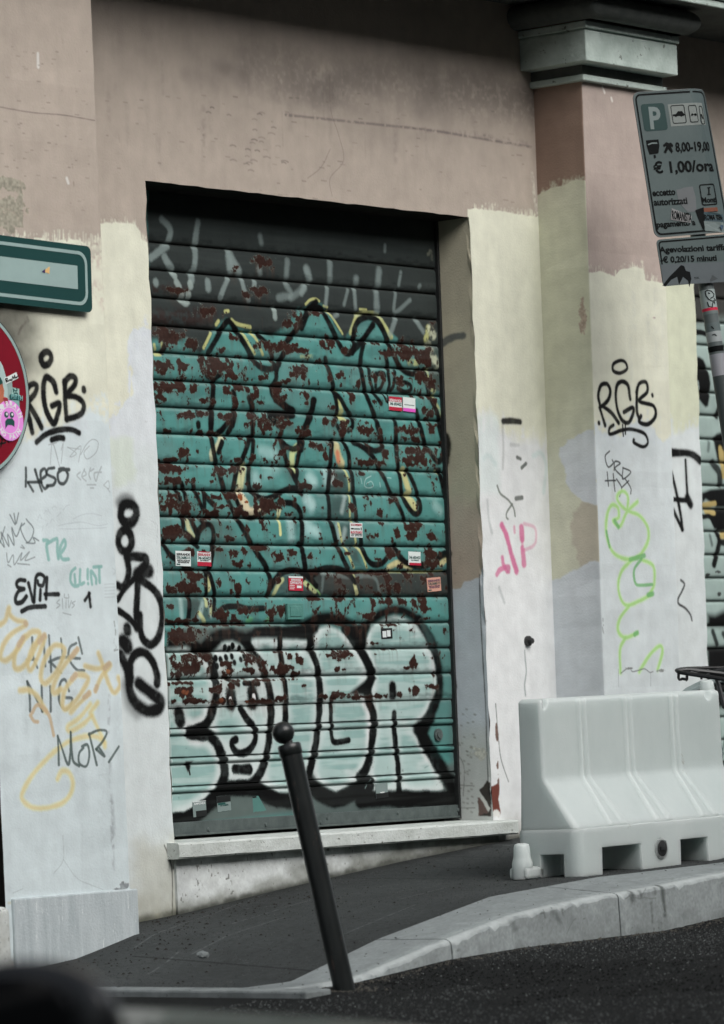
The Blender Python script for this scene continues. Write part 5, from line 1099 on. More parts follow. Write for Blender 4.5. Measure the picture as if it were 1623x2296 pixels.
mb = MB(); mb.add([MBAR @ Vector(p) for p in v], f)
hull = mb.build('body', M_PLA, ba, smooth=True)
hull.data.polygons.foreach_set('use_smooth', [True]*len(hull.data.polygons))
try: hull.data.set_sharp_from_angle(angle=R_(80))
except Exception: pass
hull.modifiers.new('wn', 'WEIGHTED_NORMAL')
mb = MB()
# base: one block, arched between its feet
HN_ = .105
ol = [(0, 0), (.148, 0), (.152, HN_), (.410, HN_), (.412, 0), (.675, 0), (.677, HN_), (.867, HN_), (.870, 0), (BL, 0), (BL, ZB-.012), (BL-.006, ZB), (.006, ZB), (0, ZB-.012)]
def vb(x, y, z): return MBAR @ Vector((x, y, z))
N = len(ol); v = []
AR = [(.045*(1-math.cos(R_(a))), .045*(1-math.sin(R_(a)))) for a in (0, 22, 45, 68, 90)]
SL = [(y, e) for y, e in AR]+[(BD_-y, e) for y, e in AR[::-1]]
for y, e in SL:
    v += [vb(x+(e if x < .01 else -e if x > BL-.01 else 0), y, z) for x, z in ol]
f = [tuple(range(N)), tuple((len(SL)-1)*N+k for k in range(N))[::-1]]
for a in range(len(SL)-1):
    for k in range(N): f.append((a*N+k, (a+1)*N+k, (a+1)*N+(k+1) % N, a*N+(k+1) % N))
mb.add(v, f)
body = mb.build('base', M_PLA, ba, bevel=.013); body.modifiers['bevel'].angle_limit = R_(52)
for p_ in body.data.polygons: p_.use_smooth = True
body.modifiers['bevel'].segments = 4
wn = body.modifiers.new('wn', 'WEIGHTED_NORMAL'); wn.keep_sharp = False
for x0, x1 in ((-.05, .13), (BL-.13, BL+.05)):
    k_ = MB(); k_.box(x0, x1, .075, .185, -.05, .088, MBAR)
    co = k_.build('notch_cutter', None)
    md = body.modifiers.new('notch', 'BOOLEAN'); md.object = co; md.operation = 'DIFFERENCE'; md.solver = 'EXACT'
# order: booleans first, then bevel and normals
try:
    bpy.context.view_layer.objects.active = body
    for nm in [m_.name for m_ in body.modifiers if m_.type == 'BOOLEAN']:
        with bpy.context.temp_override(object=body, active_object=body, selected_objects=[body]):
            bpy.ops.object.modifier_move_to_index(modifier=nm, index=0)
    dg = bpy.context.evaluated_depsgraph_get(); dg.update()
    nm_ = bpy.data.meshes.new_from_object(body.evaluated_get(dg)); body.modifiers.clear(); body.data = nm_
except Exception as ex_:
    print('notch', ex_)
    for m_ in [m_ for m_ in body.modifiers if m_.type == 'BOOLEAN']: body.modifiers.remove(m_)
for o_ in [o for o in bpy.data.objects if o.name.startswith('notch_cutter')]: bpy.data.objects.remove(o_)
# coupling pin at the left end, drain plug, socket lug at the far end
mb = MB()
mb.box(-.085, .03, .185, .275, .0, .045, MBAR)
mb.build('coupling_arm', M_PLA, ba, bevel=.012)
MB().tube([MBAR @ Vector((-.055, .23, z)) for z in (.0, .02, .06, .075, .085, .12, .132, .136)], [.040, .041, .040, .036, .033, .031, .027, .016], 20).build('coupling_pin', M_PLA, ba, smooth=True)
MB().tube([MBAR @ Vector((BL-.02, .23, z)) for z in (.64, .69, .715, .722)], [.030, .030, .026, .016], 18).build('socket_lug', M_PLA, ba, smooth=True)
DXP = by(1482.6, 1907, BY_)[0]-BX
dp = MB(); dp.tube([MBAR @ Vector((DXP, y, .078)) for y in (.01, -.004, -.006, -.001)], [.044, .042, .038, .034], 28)
dp.build('drain_collar', M_PLA, ba, smooth=True)
dp = MB(); dp.tube([MBAR @ Vector((DXP, y, .078)) for y in (-.002, -.006, -.008)], [.031, .031, .027], 24); dp.box(DXP-.018, DXP+.018, -.014, -.007, .072, .084, MBAR)
dp.build('drain_plug', M_DARK, ba, smooth=True)

# ------------------------------------------------------------------ signs on the left
M_SGN = flat('dark_teal_sign_sheet', A(28, 66, 64)*.95, .35, .4, 5, .05); M_SGW = flat('worn_reflective_white', A(144, 166, 163)*1.0, .3, .5, 6, .08)
M_SGR = flat('dark_red_sign_sheet', A(120, 16, 34), .35, .4, 5, .12); M_ALU = flat('sign_edge_metal', A(96, 110, 108), .4, .5)
YS = PY-.028
def sign_frame(P, ang=0.0):
    return Matrix(((1, 0, 0, P[0]), (0, 0, -1, P[1]), (0, 1, 0, P[2]), (0, 0, 0, 1))) @ Matrix.Rotation(ang, 4, 'Z')
def rrect(x0, x1, y0, y1, r, n=6):
    p = []
    for cx, cy, a0 in ((x1-r, y0+r, -90), (x1-r, y1-r, 0), (x0+r, y1-r, 90), (x0+r, y0+r, 180)):
        for i in range(n+1):
            a = R_(a0+90*i/n); p.append((cx+r*math.cos(a), cy+r*math.sin(a)))
    return p
def plate(name, pts, z0, z1, M, mat, parent, bend=None):
    N = len(pts); B = bend or (lambda p: p)
    v = [M @ Vector(B((x, y, z))) for z in (z0, z1) for x, y in pts]
    f = [tuple(range(N))[::-1], tuple(range(N, 2*N))]+[(i, (i+1) % N, N+(i+1) % N, N+i) for i in range(N)]
    return mesh(name, v, f, mat, parent)
def band(name, outer, inner, z0, z1, M, mat, parent, bend=None):
    N = len(outer); B = bend or (lambda p: p); v = []
    for z in (z0, z1):
        for P in (outer, inner): v += [M @ Vector(B((x, y, z))) for x, y in P]
    f = []
    for i in range(N):
        j = (i+1) % N
        f += [(2*N+i, 2*N+j, 3*N+j, 3*N+i), (i, j, 2*N+j, 2*N+i), (N+j, N+i, 3*N+i, 3*N+j)]
    return mesh(name, v, f, mat, parent)
ctr = by(203, 553, YS); cbr = by(190, 700, YS)
ang = math.radians(-1.4)
hh = ctr[2]-cbr[2]
sg = empty('direction_sign', ctr, 'dark green rectangular street sign with a white arrow tail, upper one on the left pilaster', 'street sign')
MS = sign_frame(ctr, ang)
SW_ = 1.0
plate('panel', rrect(-SW_, 0, -hh, 0, .022), -.004, 0, MS, M_SGN, sg)
band('border', rrect(-SW_+.022, -.022, -hh+.022, -.022, .045), rrect(-SW_+.034, -.034, -hh+.034, -.034, .036), .0002, .0009, MS, M_SGW, sg)
q = lambda s: MS.inverted() @ Vector(by(*zA(s)[0], YS))
a1, a2 = q("708,375"), q("690,588")
arrow = [(a1.x, a2.y), (a1.x, a1.y), (-.62, a1.y), (-.62, a1.y+.045), (-.93, (a1.y+a2.y)/2), (-.62, a2.y-.045), (-.62, a2.y)]
plate('arrow', arrow[::-1], .0002, .0009, MS, M_SGW, sg)
k1 = q("412,412"); plate('sticker', [(k1.x-.012, k1.y-.006), (k1.x+.022, k1.y-.013), (k1.x+.024, k1.y+.014)], .001, .0016, MS, flat('orange_scrap', A(214, 176, 120)), sg)
k1 = q("398,418"); plate('sticker', [(k1.x-.012, k1.y-.006), (k1.x+.006, k1.y-.010), (k1.x+.008, k1.y+.006)], .0017, .002, MS, flat('violet_scrap', A(60, 50, 90)), sg)
for xx in (-.3, -.75): MB().box(xx-.02, xx+.02, -hh*.7, -hh*.3, -.027, -.004, MS).build('bracket', M_ALU, sg)

rc = by(-69, 878, YS-.01); rr = .302
rs_ = empty('road_sign', rc, 'round dark red road sign with grey rim and stickers, cut by the left picture edge', 'road sign')
MR = sign_frame(rc)
circ = lambda r_, n=72: [(r_*math.cos(2*math.pi*i/n), r_*math.sin(2*math.pi*i/n)) for i in range(n)]
plate('disc', circ(rr), -.004, 0, MR, M_SGR, rs_)
band('rim', circ(rr), circ(rr-.012), .0002, .0012, MR, M_SGW, rs_); band('edge', circ(rr+.004), circ(rr), -.006, .001, MR, M_DARK, rs_)
plate('crossbar', rrect(-.22, .22, -.055, .055, .004), .0002, .0008, MR, M_SGW, rs_)
mb = MB(); mb.box(-.02, .02, -.05, .05, -.036, -.004, MR); mb.build('bracket', M_ALU, rs_)
zP = zoom(0, 1250, 3.825)
qr = lambda s: (MR.inverted() @ Vector(by(*zP(s)[0], YS-.01))).to_2d()
def spoly(name, s, mat, z=.0012, par=None):
    pts = [tuple(qr(t)) for t in s.split()]
    ar = sum(a[0]*b[1]-b[0]*a[1] for a, b in zip(pts, pts[1:]+pts[:1]))
    if ar < 0: pts = pts[::-1]
    return plate(name, pts, z, z+.0008, MR, mat, par or rs_)
spoly('sticker', "-60,740 0,750 40,830 90,1000 110,1180 110,1330 60,1330 0,1330 -60,1330", flat('pale_grey_sticker', A(168, 190, 188)), .0010)
spoly('sticker', "-60,960 0,1000 30,1060 40,1200 0,1300 -60,1300", flat('dark_green_print', A(24, 70, 66)), .0022)
st = spoly('sticker', "50,1010 240,915 272,1005 80,1105", M_PAPER, .0022)
def ink(s, wd, mat, par, z=.0034):
    m_ = MB()
    for t in s.split(';'):
        pts = [qr(c_) for c_ in t.split()]
        for a, b in zip(pts[:-1], pts[1:]):
            d = (b-a); n_ = Vector((-d.y, d.x)).normalized()*wd/2; d = d.normalized()*wd*.3
            m_.add([MR @ Vector((*p, zz_)) for zz_ in (z, z+.0004) for p in (a-n_-d, b-n_+d, b+n_+d, a+n_-d)], [(4, 5, 6, 7), (0, 1, 5, 4), (1, 2, 6, 5), (2, 3, 7, 6), (3, 0, 4, 7)])
    return m_.build('lettering', mat, par)
ink("70,1020 85,1070;70,1020 100,1010 100,1035 80,1045 110,1060;115,1040 125,1050 135,1030;140,1030 150,1045 160,1020;165,1040 168,1042;175,1035 180,980 200,1015 210,960 222,1010;225,1005 235,990 245,1000;245,1000 265,965", .004, M_INKK, st)
st = spoly('sticker', "172,1148 285,1170 285,1280 168,1260", flat('pale_green_sticker', A(150, 184, 178)), .0022); spoly('sticker', "168,1340 285,1350 290,1465 172,1450", flat('green_photo_sticker', A(126, 168, 162)), .0022)
M20 = MR @ Matrix.Translation((*qr("185,1160"), .0032)) @ Matrix.Rotation(R_(-82), 4, 'Z'); text_on('20', .032, M20, M_INKG, st, .001, name='printed_number')
st = spoly('sticker', "135,1270 150,1250 305,1280 310,1352 140,1325", flat('teal_tape', A(30, 84, 84)), .0034)
text_on('MYTH', .024, MR @ Matrix.Translation((*qr("155,1315"), .0046)) @ Matrix.Rotation(R_(-6), 4, 'Z'), flat('pale_teal_print', A(120, 170, 168)), st, .0006, fit=.058)
spoly('sticker', "-40,1130 20,1090 50,1200 40,1290 100,1310 110,1400 150,1470 60,1480 -40,1480", flat('warm_figure_sticker', A(176, 104, 78), var=.5), .0040)
spoly('sticker', "-40,1420 30,1400 50,1480 -40,1480", M_PAPER, .0050); spoly('sticker', "30,1310 100,1310 110,1390 60,1400", flat('red_figure_print', A(150, 40, 60)), .0050)
cpk = qr("130,1655"); M_PNK = flat('pink_sticker', A(226, 142, 218)); rp = .072
MP = MR @ Matrix.Translation((*cpk, 0))
pk = plate('sticker', [(x*.98, y) for x, y in circ(rp, 40)], .0046, .0054, MP, M_PNK, rs_)
band('printed_ring', circ(rp*.68, 40), circ(rp*.64, 40), .0056, .006, MP, M_INKW, pk)
for i, ch in enumerate("NO BRAIN"):
    a = R_(160-i*140/7); text_on(ch, .024, MP @ Matrix.Rotation(a-math.pi/2, 4, 'Z') @ Matrix.Translation((0, rp*.72, .0058)), M_INKW, pk, .001, align='CENTER') if ch != ' ' else None
for i, ch in enumerate("NO PAIN"):
    a = R_(220+i*100/6); text_on(ch, .022, MP @ Matrix.Rotation(a+math.pi/2, 4, 'Z') @ Matrix.Translation((0, -rp*.92, .0058)), M_INKW, pk, .001, align='CENTER') if ch != ' ' else None
for dx in (-.016, .012):
    plate('eye', [(x+dx, y+.020) for x, y in circ(.011, 20)], .0056, .0062, MP, M_INKG, pk); plate('pupil', [(x+dx+.002, y+.022) for x, y in circ(.005, 14)], .0064, .0068, MP, M_INKW, pk)
plate('mouth', [(-.024, -.004), (-.012, .006), (.012, .008), (.024, -.002), (.022, -.022), (.010, -.016), (-.010, -.016), (-.024, -.030)][::-1], .0056, .0062, MP, M_INKG, pk)
ink("80,1870 130,1985;85,1860 190,1900 165,1960;-10,2010 80,1990;0,1890 30,1950 10,2050", .006, M_INKK, rs_, .0012)

# ------------------------------------------------------------------ parking sign on its leaning pole
TLp = Vector(bd(1417, 207, 17.3))
psi, lam, nod = R_(-24), R_(5.0), R_(-5.0)
s_ = Vector((math.cos(psi), math.sin(psi), 0)); u_ = Vector((0, 0, 1)); n_ = s_.cross(u_)
u_ = u_*math.cos(nod)+n_*math.sin(nod); s2 = s_*math.cos(lam)+u_*math.sin(lam); u2 = -s_*math.sin(lam)+u_*math.cos(lam); n2 = s2.cross(u2)
MQ = Matrix(((s2.x, u2.x, n2.x, TLp.x), (s2.y, u2.y, n2.y, TLp.y), (s2.z, u2.z, n2.z, TLp.z), (0, 0, 0, 1)))
pk_ = empty('parking_sign', MQ @ Vector((.24, -2.9, -.05)), 'grey parking tariff sign on a leaning pole plastered with stickers, right of the pilaster', 'parking sign')
M_PSH = noise_mat('dull_reflective_sheet', A(104, 122, 122)*.36, A(124, 142, 141)*.36, 3, .5, .3, .05, 60)
M_PSG = flat('grey_covered_sheet', A(112, 122, 126)*.44); M_PSB = flat('dark_teal_panel', A(24, 62, 60)*.6); M_KEY = flat('sign_black', (.004, .005, .005), .1, .7); M_PSW = flat('sign_white', A(150, 166, 164)*.42)
M_BACK = flat('grey_sign_back', A(100, 108, 108)*.7)
def bend(p):
    x, y, z = p
    d = max(0, x-(.285+(-y)*.06)); return (x-d*.10, y, z-d*d*2.2-d*.22)
def bend0(p): return p
PWd, PHt = .385, .600
def grid_plate(name, pts_x0, pts_x1, y0, y1, rad, z0, z1, M, mat, parent, bnd):
    # rounded plate cut in columns so that it can bend
    cols = sorted(set([pts_x0+rad*(1-math.cos(R_(a))) for a in range(0, 91, 15)]+list(np.linspace(pts_x0+rad, pts_x1-rad, 14))+[pts_x1-rad*(1-math.cos(R_(a))) for a in range(0, 91, 15)]))
    v = []; f = []
    for x in cols:
        e = 0
        if x < pts_x0+rad: e = rad-math.sqrt(max(rad*rad-(pts_x0+rad-x)**2, 0))
        if x > pts_x1-rad: e = rad-math.sqrt(max(rad*rad-(x-pts_x1+rad)**2, 0))
        rows = np.linspace(y1-e, y0+e, 8)
        for z in (z1, z0):
            for y in rows: v.append(M @ Vector(bnd((x, y, z))))
    k = 16
    for i in range(len(cols)-1):
        a, b = i*k, (i+1)*k
        for j in range(7):
            f += [(a+j, a+j+1, b+j+1, b+j), (b+8+j, b+8+j+1, a+8+j+1, a+8+j)]
        f += [(a, b, b+8, a+8), (a+7, a+15, b+15, b+7)]
    f += [(j, 8+j, 9+j, 1+j) for j in range(7)]; b = (len(cols)-1)*k; f += [(b+j, b+j+1, b+9+j, b+8+j) for j in range(7)]
    return mesh(name, v, f, mat, parent)
pan = grid_plate('tariff_panel', 0, PWd, -PHt, 0, .03, -.003, 0, MQ, M_PSH, pk_, bend)
def dense(P, n=8):
    out = []
    for a, b in zip(P, P[1:]+P[:1]):
        for i in range(n): out.append((a[0]+(b[0]-a[0])*i/n, a[1]+(b[1]-a[1])*i/n))
    return out
band('border', dense(rrect(.009, PWd-.009, -PHt+.009, -.009, .026)), dense(rrect(.016, PWd-.016, -PHt+.016, -.016, .02)), .0006, .0014, MQ, M_KEY, pan, bend)
band('rim', dense(rrect(0, PWd, -PHt, 0, .03)), dense(rrect(.004, PWd-.004, -PHt+.004, -.004, .028)), .0004, .0012, MQ, M_BACK, pan, bend)
PANA = Matrix(MQ)
def put(name, me, mat, parent, bnd=bend):
    for v_ in me.vertices: v_.co = MQ @ Vector(bnd(tuple(v_.co)))
    me.update(); return link(name, me, mat, parent)
def word(t, x, y, size, fitw, mat, parent, bnd=bend, bold=.002):
    me = text_mesh(t, size, bold); xs_ = [v_.co.x for v_ in me.vertices]; x0_ = min(xs_); k = fitw/(max(xs_)-x0_)
    for v_ in me.vertices: v_.co = ((v_.co.x-x0_)*k+x, v_.co.y+y, v_.co.z+.0014)
    return put('lettering', me, mat, parent, bnd)
# panel coordinates of pixels of the enlarged photo piece (2300,300) x 2.551
zT = zoom(2300, 300, 2.5504)
def pq(s):
    x, y = zT(s)[0]; o = Vector(CAM); d = Vector(ray(x, y)); Mi = MQ.inverted(); o2 = Mi @ o; d2 = Mi.to_3x3() @ d
    t = -o2.z/d2.z; return (o2+d2*t).to_2d()
def line_word(t, a, b, cap, mat=None, parent=None, bnd=bend, bold=.030):
    """a, b: base line start and end in the enlarged piece; cap: capital height there (pixels)"""
    p, q2 = pq(a), pq(b); me = text_mesh(t, 1.0, 0, 0); xs_ = [v_.co.x for v_ in me.vertices]
    ch = cap/2.5504*K_/553.0
    me = text_mesh(t, ch/.72, bold*ch/.72); xs_ = [v_.co.x for v_ in me.vertices]; x0_ = min(xs_); wd = max(xs_)-x0_
    d = q2-p; L = d.length; an = math.atan2(d.y, d.x)
    for v_ in me.vertices:
        x = (v_.co.x-x0_)*L/wd; y = v_.co.y
        v_.co = (p.x+x*math.cos(an)-y*math.sin(an), p.y+x*math.sin(an)+y*math.cos(an), v_.co.z+.0014)
    return put('lettering', me, mat or M_KEY, parent or pan, bnd)
c1, c2 = pq("668,310"), pq("950,560")
pb = plate('parking_symbol', rrect(c1.x, c2.x, c2.y, c1.y+.004, .014), .0004, .0010, MQ, M_PSB, pan)
line_word("P", "770,545", "885,545", 225, M_PSW, pb, bend, .03)
ch_ = pq("945,300"), pq("1365,500")
plate('sticker', dense([(ch_[0].x, ch_[1].y), (ch_[1].x, ch_[1].y), (ch_[1].x, ch_[0].y), (ch_[0].x, ch_[0].y)]), .0004, .0008, MQ, flat('faded_paper', A(138, 146, 142)*.6), pan, bend)
for a, b in (("970,312", "1140,490"), ("1150,310", "1265,480"), ("1275,310", "1355,495")):
    a, b = pq(a), pq(b); band('frame', dense(rrect(a.x, b.x, b.y, a.y, .008)), dense(rrect(a.x+.003, b.x-.003, b.y+.003, a.y-.003, .006)), .001, .0016, MQ, M_KEY, pan, bend)
def zpoly(name, s, mat, z=.001, par=None, bnd=bend, k=4):
    pts = [tuple(pq(t)) for t in s.split()]
    if sum(a[0]*b[1]-b[0]*a[1] for a, b in zip(pts, pts[1:]+pts[:1])) < 0: pts = pts[::-1]
    return plate(name, dense(pts, k), z, z+.0006, MQ, mat, par or pan, bnd)
zpoly('car_symbol', "995,405 1030,398 1050,370 1090,368 1105,392 1120,398 1115,415 1095,418 1085,428 1072,418 1040,420 1030,432 1018,420 1000,420", M_KEY)
zpoly('motorcycle_symbol', "1180,410 1195,390 1205,400 1230,390 1245,410 1225,418 1210,405 1195,418", M_KEY); zpoly('tow_symbol', "1295,400 1310,390 1320,405 1335,440 1315,440 1310,420", M_KEY)
zpoly('meter_symbol', "722,668 850,658 860,720 850,800 760,812 735,740", M_KEY); zpoly('meter_symbol', "802,816 820,814 826,846 806,850", M_KEY); zpoly('meter_dial', "740,708 780,690 835,690 838,702 785,704 745,718", M_PSW, .0018)
zpoly('hammers_symbol', "897,715 930,685 960,700 1000,780 985,800 930,725 905,735", M_KEY); zpoly('hammers_symbol', "1000,715 975,690 945,700 905,785 925,800 968,725 995,738", M_KEY, .0018)
line_word("8,00-19,00", "1030,782", "1402,768", 96); line_word("€ 1,00/ora", "806,1002", "1440,975", 116)
line_word("eccetto", "792,1236", "1026,1222", 70); line_word("autorizzati", "806,1332", "1148,1314", 70); line_word("pagamento a", "836,1556", "1230,1530", 62)
a, b = pq("1262,1118"), pq("1462,1322"); band('frame', dense(rrect(a.x, b.x, b.y, a.y, .01)), dense(rrect(a.x+.005, b.x-.005, b.y+.005, a.y-.005, .007)), .001, .0016, MQ, M_KEY, pan, bend)
zpoly("lettering", "1350,1226 1384,1224 1383,1214 1373,1213 1370,1156 1380,1154 1380,1144 1347,1147 1347,1157 1357,1158 1360,1214 1350,1216", M_KEY); line_word("Monti", "1298,1304", "1448,1296", 56)
zpoly('peeled_patch', "1030,1170 1075,1165 1110,1150 1200,1138 1230,1250 1240,1390 1150,1400 1060,1300", flat('grey_glue_patch', A(112, 116, 118)*.6), .0005)
st = zpoly('sticker', "985,1360 1190,1440 1180,1510 975,1478", flat('grey_fan_sticker', A(150, 150, 150)*.6), .0018); line_word("ROMANISTA", "985,1468", "1185,1500", 88, M_KEY, st)
for v_ in st.children[0].data.vertices: v_.co += n2*.0016
st = zpoly('sticker', "1225,1380 1310,1350 1330,1500 1310,1590 1270,1500", M_KEY, .0018)
st = zpoly('sticker', "1310,1360 1450,1350 1460,1390 1315,1400", flat('rust_orange_sticker', A(120, 70, 50)*.7), .0026)
st = zpoly('sticker', "1312,1398 1530,1420 1530,1500 1318,1490", flat('slate_sticker', A(64, 84, 90)*.7), .0026); line_word("ROMA TIFA", "1318,1478", "1515,1482", 54, M_KEY, st)
for v_ in st.children[0].data.vertices: v_.co += n2*.0026
st = zpoly('sticker', "1312,1492 1530,1502 1530,1610 1325,1590", M_PSW, .0026); line_word("LAZIO", "1326,1575", "1436,1572", 58, M_KEY, st)
zpoly('eagle_mark', "1470,1540 1500,1530 1518,1545 1505,1570 1490,1590 1480,1565", flat('slate_blue_print', A(70, 90, 110)*.7), .0046, st)
for v_ in st.children[0].data.vertices: v_.co += n2*.0026
# lower panel
lo = [(.01, -PHt-.012), (.40, -PHt-.012+.0), (.40, -PHt-.205), (.01, -PHt-.205)]
p2 = grid_plate('notice_panel', .004, .41, -PHt-.200, -PHt-.008, .018, -.003, 0, MQ, M_PSH, pk_, bend0)
band('border', rrect(.011, .403, -PHt-.193, -PHt-.015, .016), rrect(.017, .397, -PHt-.187, -PHt-.021, .012), .0006, .0014, MQ, M_KEY, p2)
line_word("Agevolazioni tariffarie", "862,1814", "1640,1780", 62, None, p2, bend0); line_word("-€ 0,20/15 minuti", "874,1916", "1448,1894", 62, None, p2, bend0)
zpoly('sticker', "875,1935 1560,1905 1560,2110 900,2150", M_PSG, .0012, p2, bend0, 1)
zpoly('drawing', "890,2150 960,2060 1030,1990 1080,1940 1110,1950 1130,2000 1170,2010 1185,2080 1165,2165 1150,2100 1100,2060 1060,2140 1040,2060 980,2090 920,2160", M_KEY, .002, p2, bend0, 1)
line_word("SSK", "1215,2085", "1270,2080", 22, None, p2, bend0); zpoly('sticker', "1375,2090 1400,2040 1455,2080 1380,2110", flat('dark_scrap', A(70, 76, 78)*.7), .002, p2, bend0, 1)
# pole
pc = pq("1395,2180"); px_ = pc.x+.004
M_POLE = flat('grey_painted_pole', A(108, 118, 118)*.6, .35, .5, 8, .15)
PB = MQ @ Vector((px_, -2.95, -.045))
polep = [MQ @ Vector((px_, y, -.045)) for y in (-.02, -.6, -.9, -1.5, -2.2, -3.0)]
MB().tube(polep, .0315, 24).build('pole', M_POLE, pk_, smooth=True)
def sleeve(y0, y1, mat, name='sticker', r_=.0322, mi=None):
    return MB().tube([MQ @ Vector((px_, y, -.045)) for y in (y0, y1)], r_, 24, True).build(name, mat, pk_, smooth=True)
ya = lambda s: (pq(s)).y
zM2 = zM
def pm(s):
    x, y = zM(s)[0]; Mi = MQ.inverted(); o2 = Mi @ Vector(CAM); d2 = Mi.to_3x3() @ Vector(ray(x, y)); t = (-.015-o2.z)/d2.z; return (o2+d2*t).to_2d()
yy = [pm(s).y for s in ("600,160", "620,370", "640,440", "655,540", "670,640", "680,760", "690,850", "700,870", "710,1150", "715,1250")]
sleeve(yy[0], yy[1], flat('white_drawn_sticker', A(176, 190, 188)*.62)); sleeve(yy[1], yy[1]-.012, flat('red_tape', A(180, 30, 60)), 'tape', .0326); sleeve(yy[1]-.012, yy[2], M_PSW, 'tape', .0326)
sleeve(yy[3], yy[4], flat('grey_torn_sticker', A(96, 108, 108)*.8)); sleeve(yy[4], yy[5], flat('pale_worn_sticker', A(176, 184, 184)*.62)); sleeve(yy[6]+.015, yy[6]-.008, M_KEY, 'tape', .0326); sleeve(yy[7]-.01, yy[8], flat('lilac_grey_sticker', A(166, 168, 174)*.62))
sleeve(yy[8], yy[8]-.8, flat('dark_grey_wrap', A(70, 78, 78)*.7))
# inked doodle on the pole sticker
def polar(s):
    x, y = zM(s)[0]; Mi = MQ.inverted(); o2 = Mi @ Vector(CAM); d2 = (Mi.to_3x3() @ Vector(ray(x, y))).normalized()
    # meet the pole cylinder (axis along y)
    ox, oz = o2.x-px_, o2.z+.045; a = d2.x**2+d2.z**2; b = 2*(ox*d2.x+oz*d2.z); c = ox*ox+oz*oz-.0329**2; D = b*b-4*a*c
    if D < 0: return None
    t = (-b-math.sqrt(D))/(2*a); return MQ @ (o2+d2*t)
mb = MB()
for t in ("520,190 545,175 590,185 620,220 615,250 580,270", "520,190 530,240 560,280 600,300 640,290 620,270", "555,205 575,215", "545,310 560,360 600,370 610,310", "620,300 660,290 665,320 630,330", "640,170 645,190", "600,690 630,680 650,700", "590,590 620,620"):
    pp = [polar(c_) for c_ in t.split()]; pp = [p for p in pp if p]
    if len(pp) > 1: mb.tube(pp, .0022, 5)
mb.build('doodle', M_KEY, pk_)

# ------------------------------------------------------------------ bicycle behind the barrier: only its rear rack shows
zR = zoom(2596, 2600, 5.41)
RD = 17.55
def rk(s, d=0.0): return Vector(bd(*zR(s)[0], RD+d))
bc = empty('bicycle', (0, 0, 0), 'black bicycle with a wire rear rack parked behind the white barrier', 'bicycle')
M_BIKE = flat('black_bike_tube', (.012, .013, .014), .5, .35)
A0 = rk("600,440")
bdir = Vector((.93, -.34, .06)).normalized(); bl = Vector((.34, .93, 0)).normalized(); bu = bdir.cross(bl)*1
if bu.z < 0: bu = -bu
def bkp(x, y, z): return A0+bdir*x+bl*y+bu*z
gz = lerp(WZ, A0.x)+.0
mb = MB()
def rkl(t, d0, d1, r=.008):
    c_ = t.split(); n_c = max(len(c_)-1, 1); mb.tube([rk(q_, d0+(d1-d0)*i/n_c) for i, q_ in enumerate(c_)], r, 8)
rkl("600,440 640,480 840,515 1180,565 1420,600 1640,640", 0, -.10, .009); rkl("600,440 680,415 840,400 1320,388 1640,385", 0, .12, .007)
rkl("640,455 840,440 1130,470 1400,500 1640,530", .0, .02, .010); rkl("850,402 1000,425 1300,462 1640,505", .05, .06, .006); rkl("840,405 830,510", .05, -.03, .007)
rkl("1320,390 1390,440 1640,400", .1, .1, .006); rkl("1420,460 1640,415", .05, .1, .005); rkl("1100,480 1000,500 900,480", .0, .0, .005)
rkl("640,485 640,610 660,640 690,645", -.02, -.02, .006); rkl("825,515 822,650", -.03, -.03, .006); rkl("690,645 720,625 800,640 822,660", -.02, -.03, .006)
rkl("1140,570 1135,640", -.06, -.06, .005); rkl("1300,590 1280,640", -.06, -.06, .006); rkl("1180,580 1300,530", -.06, .0, .006)
rkl("1460,600 1640,1250", -.05, -.1, .010)
mb.build('rack', M_BIKE, bc, smooth=True)
hubz = -.42
def wheel(x, nm):
    v = []
    pts = [bkp(x+.33*math.cos(a), 0, hubz+.33*math.sin(a)) for a in np.linspace(0, 2*math.pi, 41)]
    t_ = MB(); t_.tube(pts, .02, 8, False); w_ = t_.build(nm, M_DARK, bc, smooth=True)
    t_ = MB(); t_.tube([bkp(x+.305*math.cos(a), 0, hubz+.305*math.sin(a)) for a in np.linspace(0, 2*math.pi, 41)], .01, 6, False); t_.build('rim', M_ALU, w_, smooth=True)
    t_ = MB()
    for k in range(18):
        a = k*math.pi/9; t_.tube([bkp(x, .02*(-1)**k, hubz), bkp(x+.3*math.cos(a), 0, hubz+.3*math.sin(a))], .0015, 4)
    t_.tube([bkp(x, -.05, hubz), bkp(x, .05, hubz)], .018, 10); t_.build('spokes', M_ALU, w_)
wheel(.2, 'rear_wheel'); wheel(1.24, 'front_wheel')
mb = MB()
mb.tube([bkp(.2, .0, hubz), bkp(.66, 0, hubz-.02), bkp(.56, 0, .02), bkp(.2, 0, hubz)], .014, 8); mb.tube([bkp(.66, 0, hubz-.02), bkp(1.1, 0, .03), bkp(.57, 0, -.02)], .018, 8)
mb.tube([bkp(1.08, 0, .12), bkp(1.13, 0, -.06), bkp(1.24, 0, hubz)], .016, 8); mb.build('frame', M_BIKE, bc, smooth=True)
mb = MB(); mb.tube([bkp(.58, 0, -.06), bkp(.54, 0, .12)], .013, 8); mb.build('seat_post', M_ALU, bc)
mb = MB(); mb.tube([bkp(.40, 0, .13), bkp(.44, 0, .14), bkp(.52, 0, .14), bkp(.66, 0, .135), bkp(.69, 0, .125)], [.03, .07, .06, .025, .012], 12); mb.build('saddle', M_DARK, bc, smooth=True)
mb = MB(); mb.tube([bkp(1.0, -.28, .2), bkp(1.08, -.1, .2), bkp(1.07, 0, .14), bkp(1.08, .1, .2), bkp(1.0, .28, .2)], .012, 8); mb.build('handlebar', M_BIKE, bc, smooth=True)
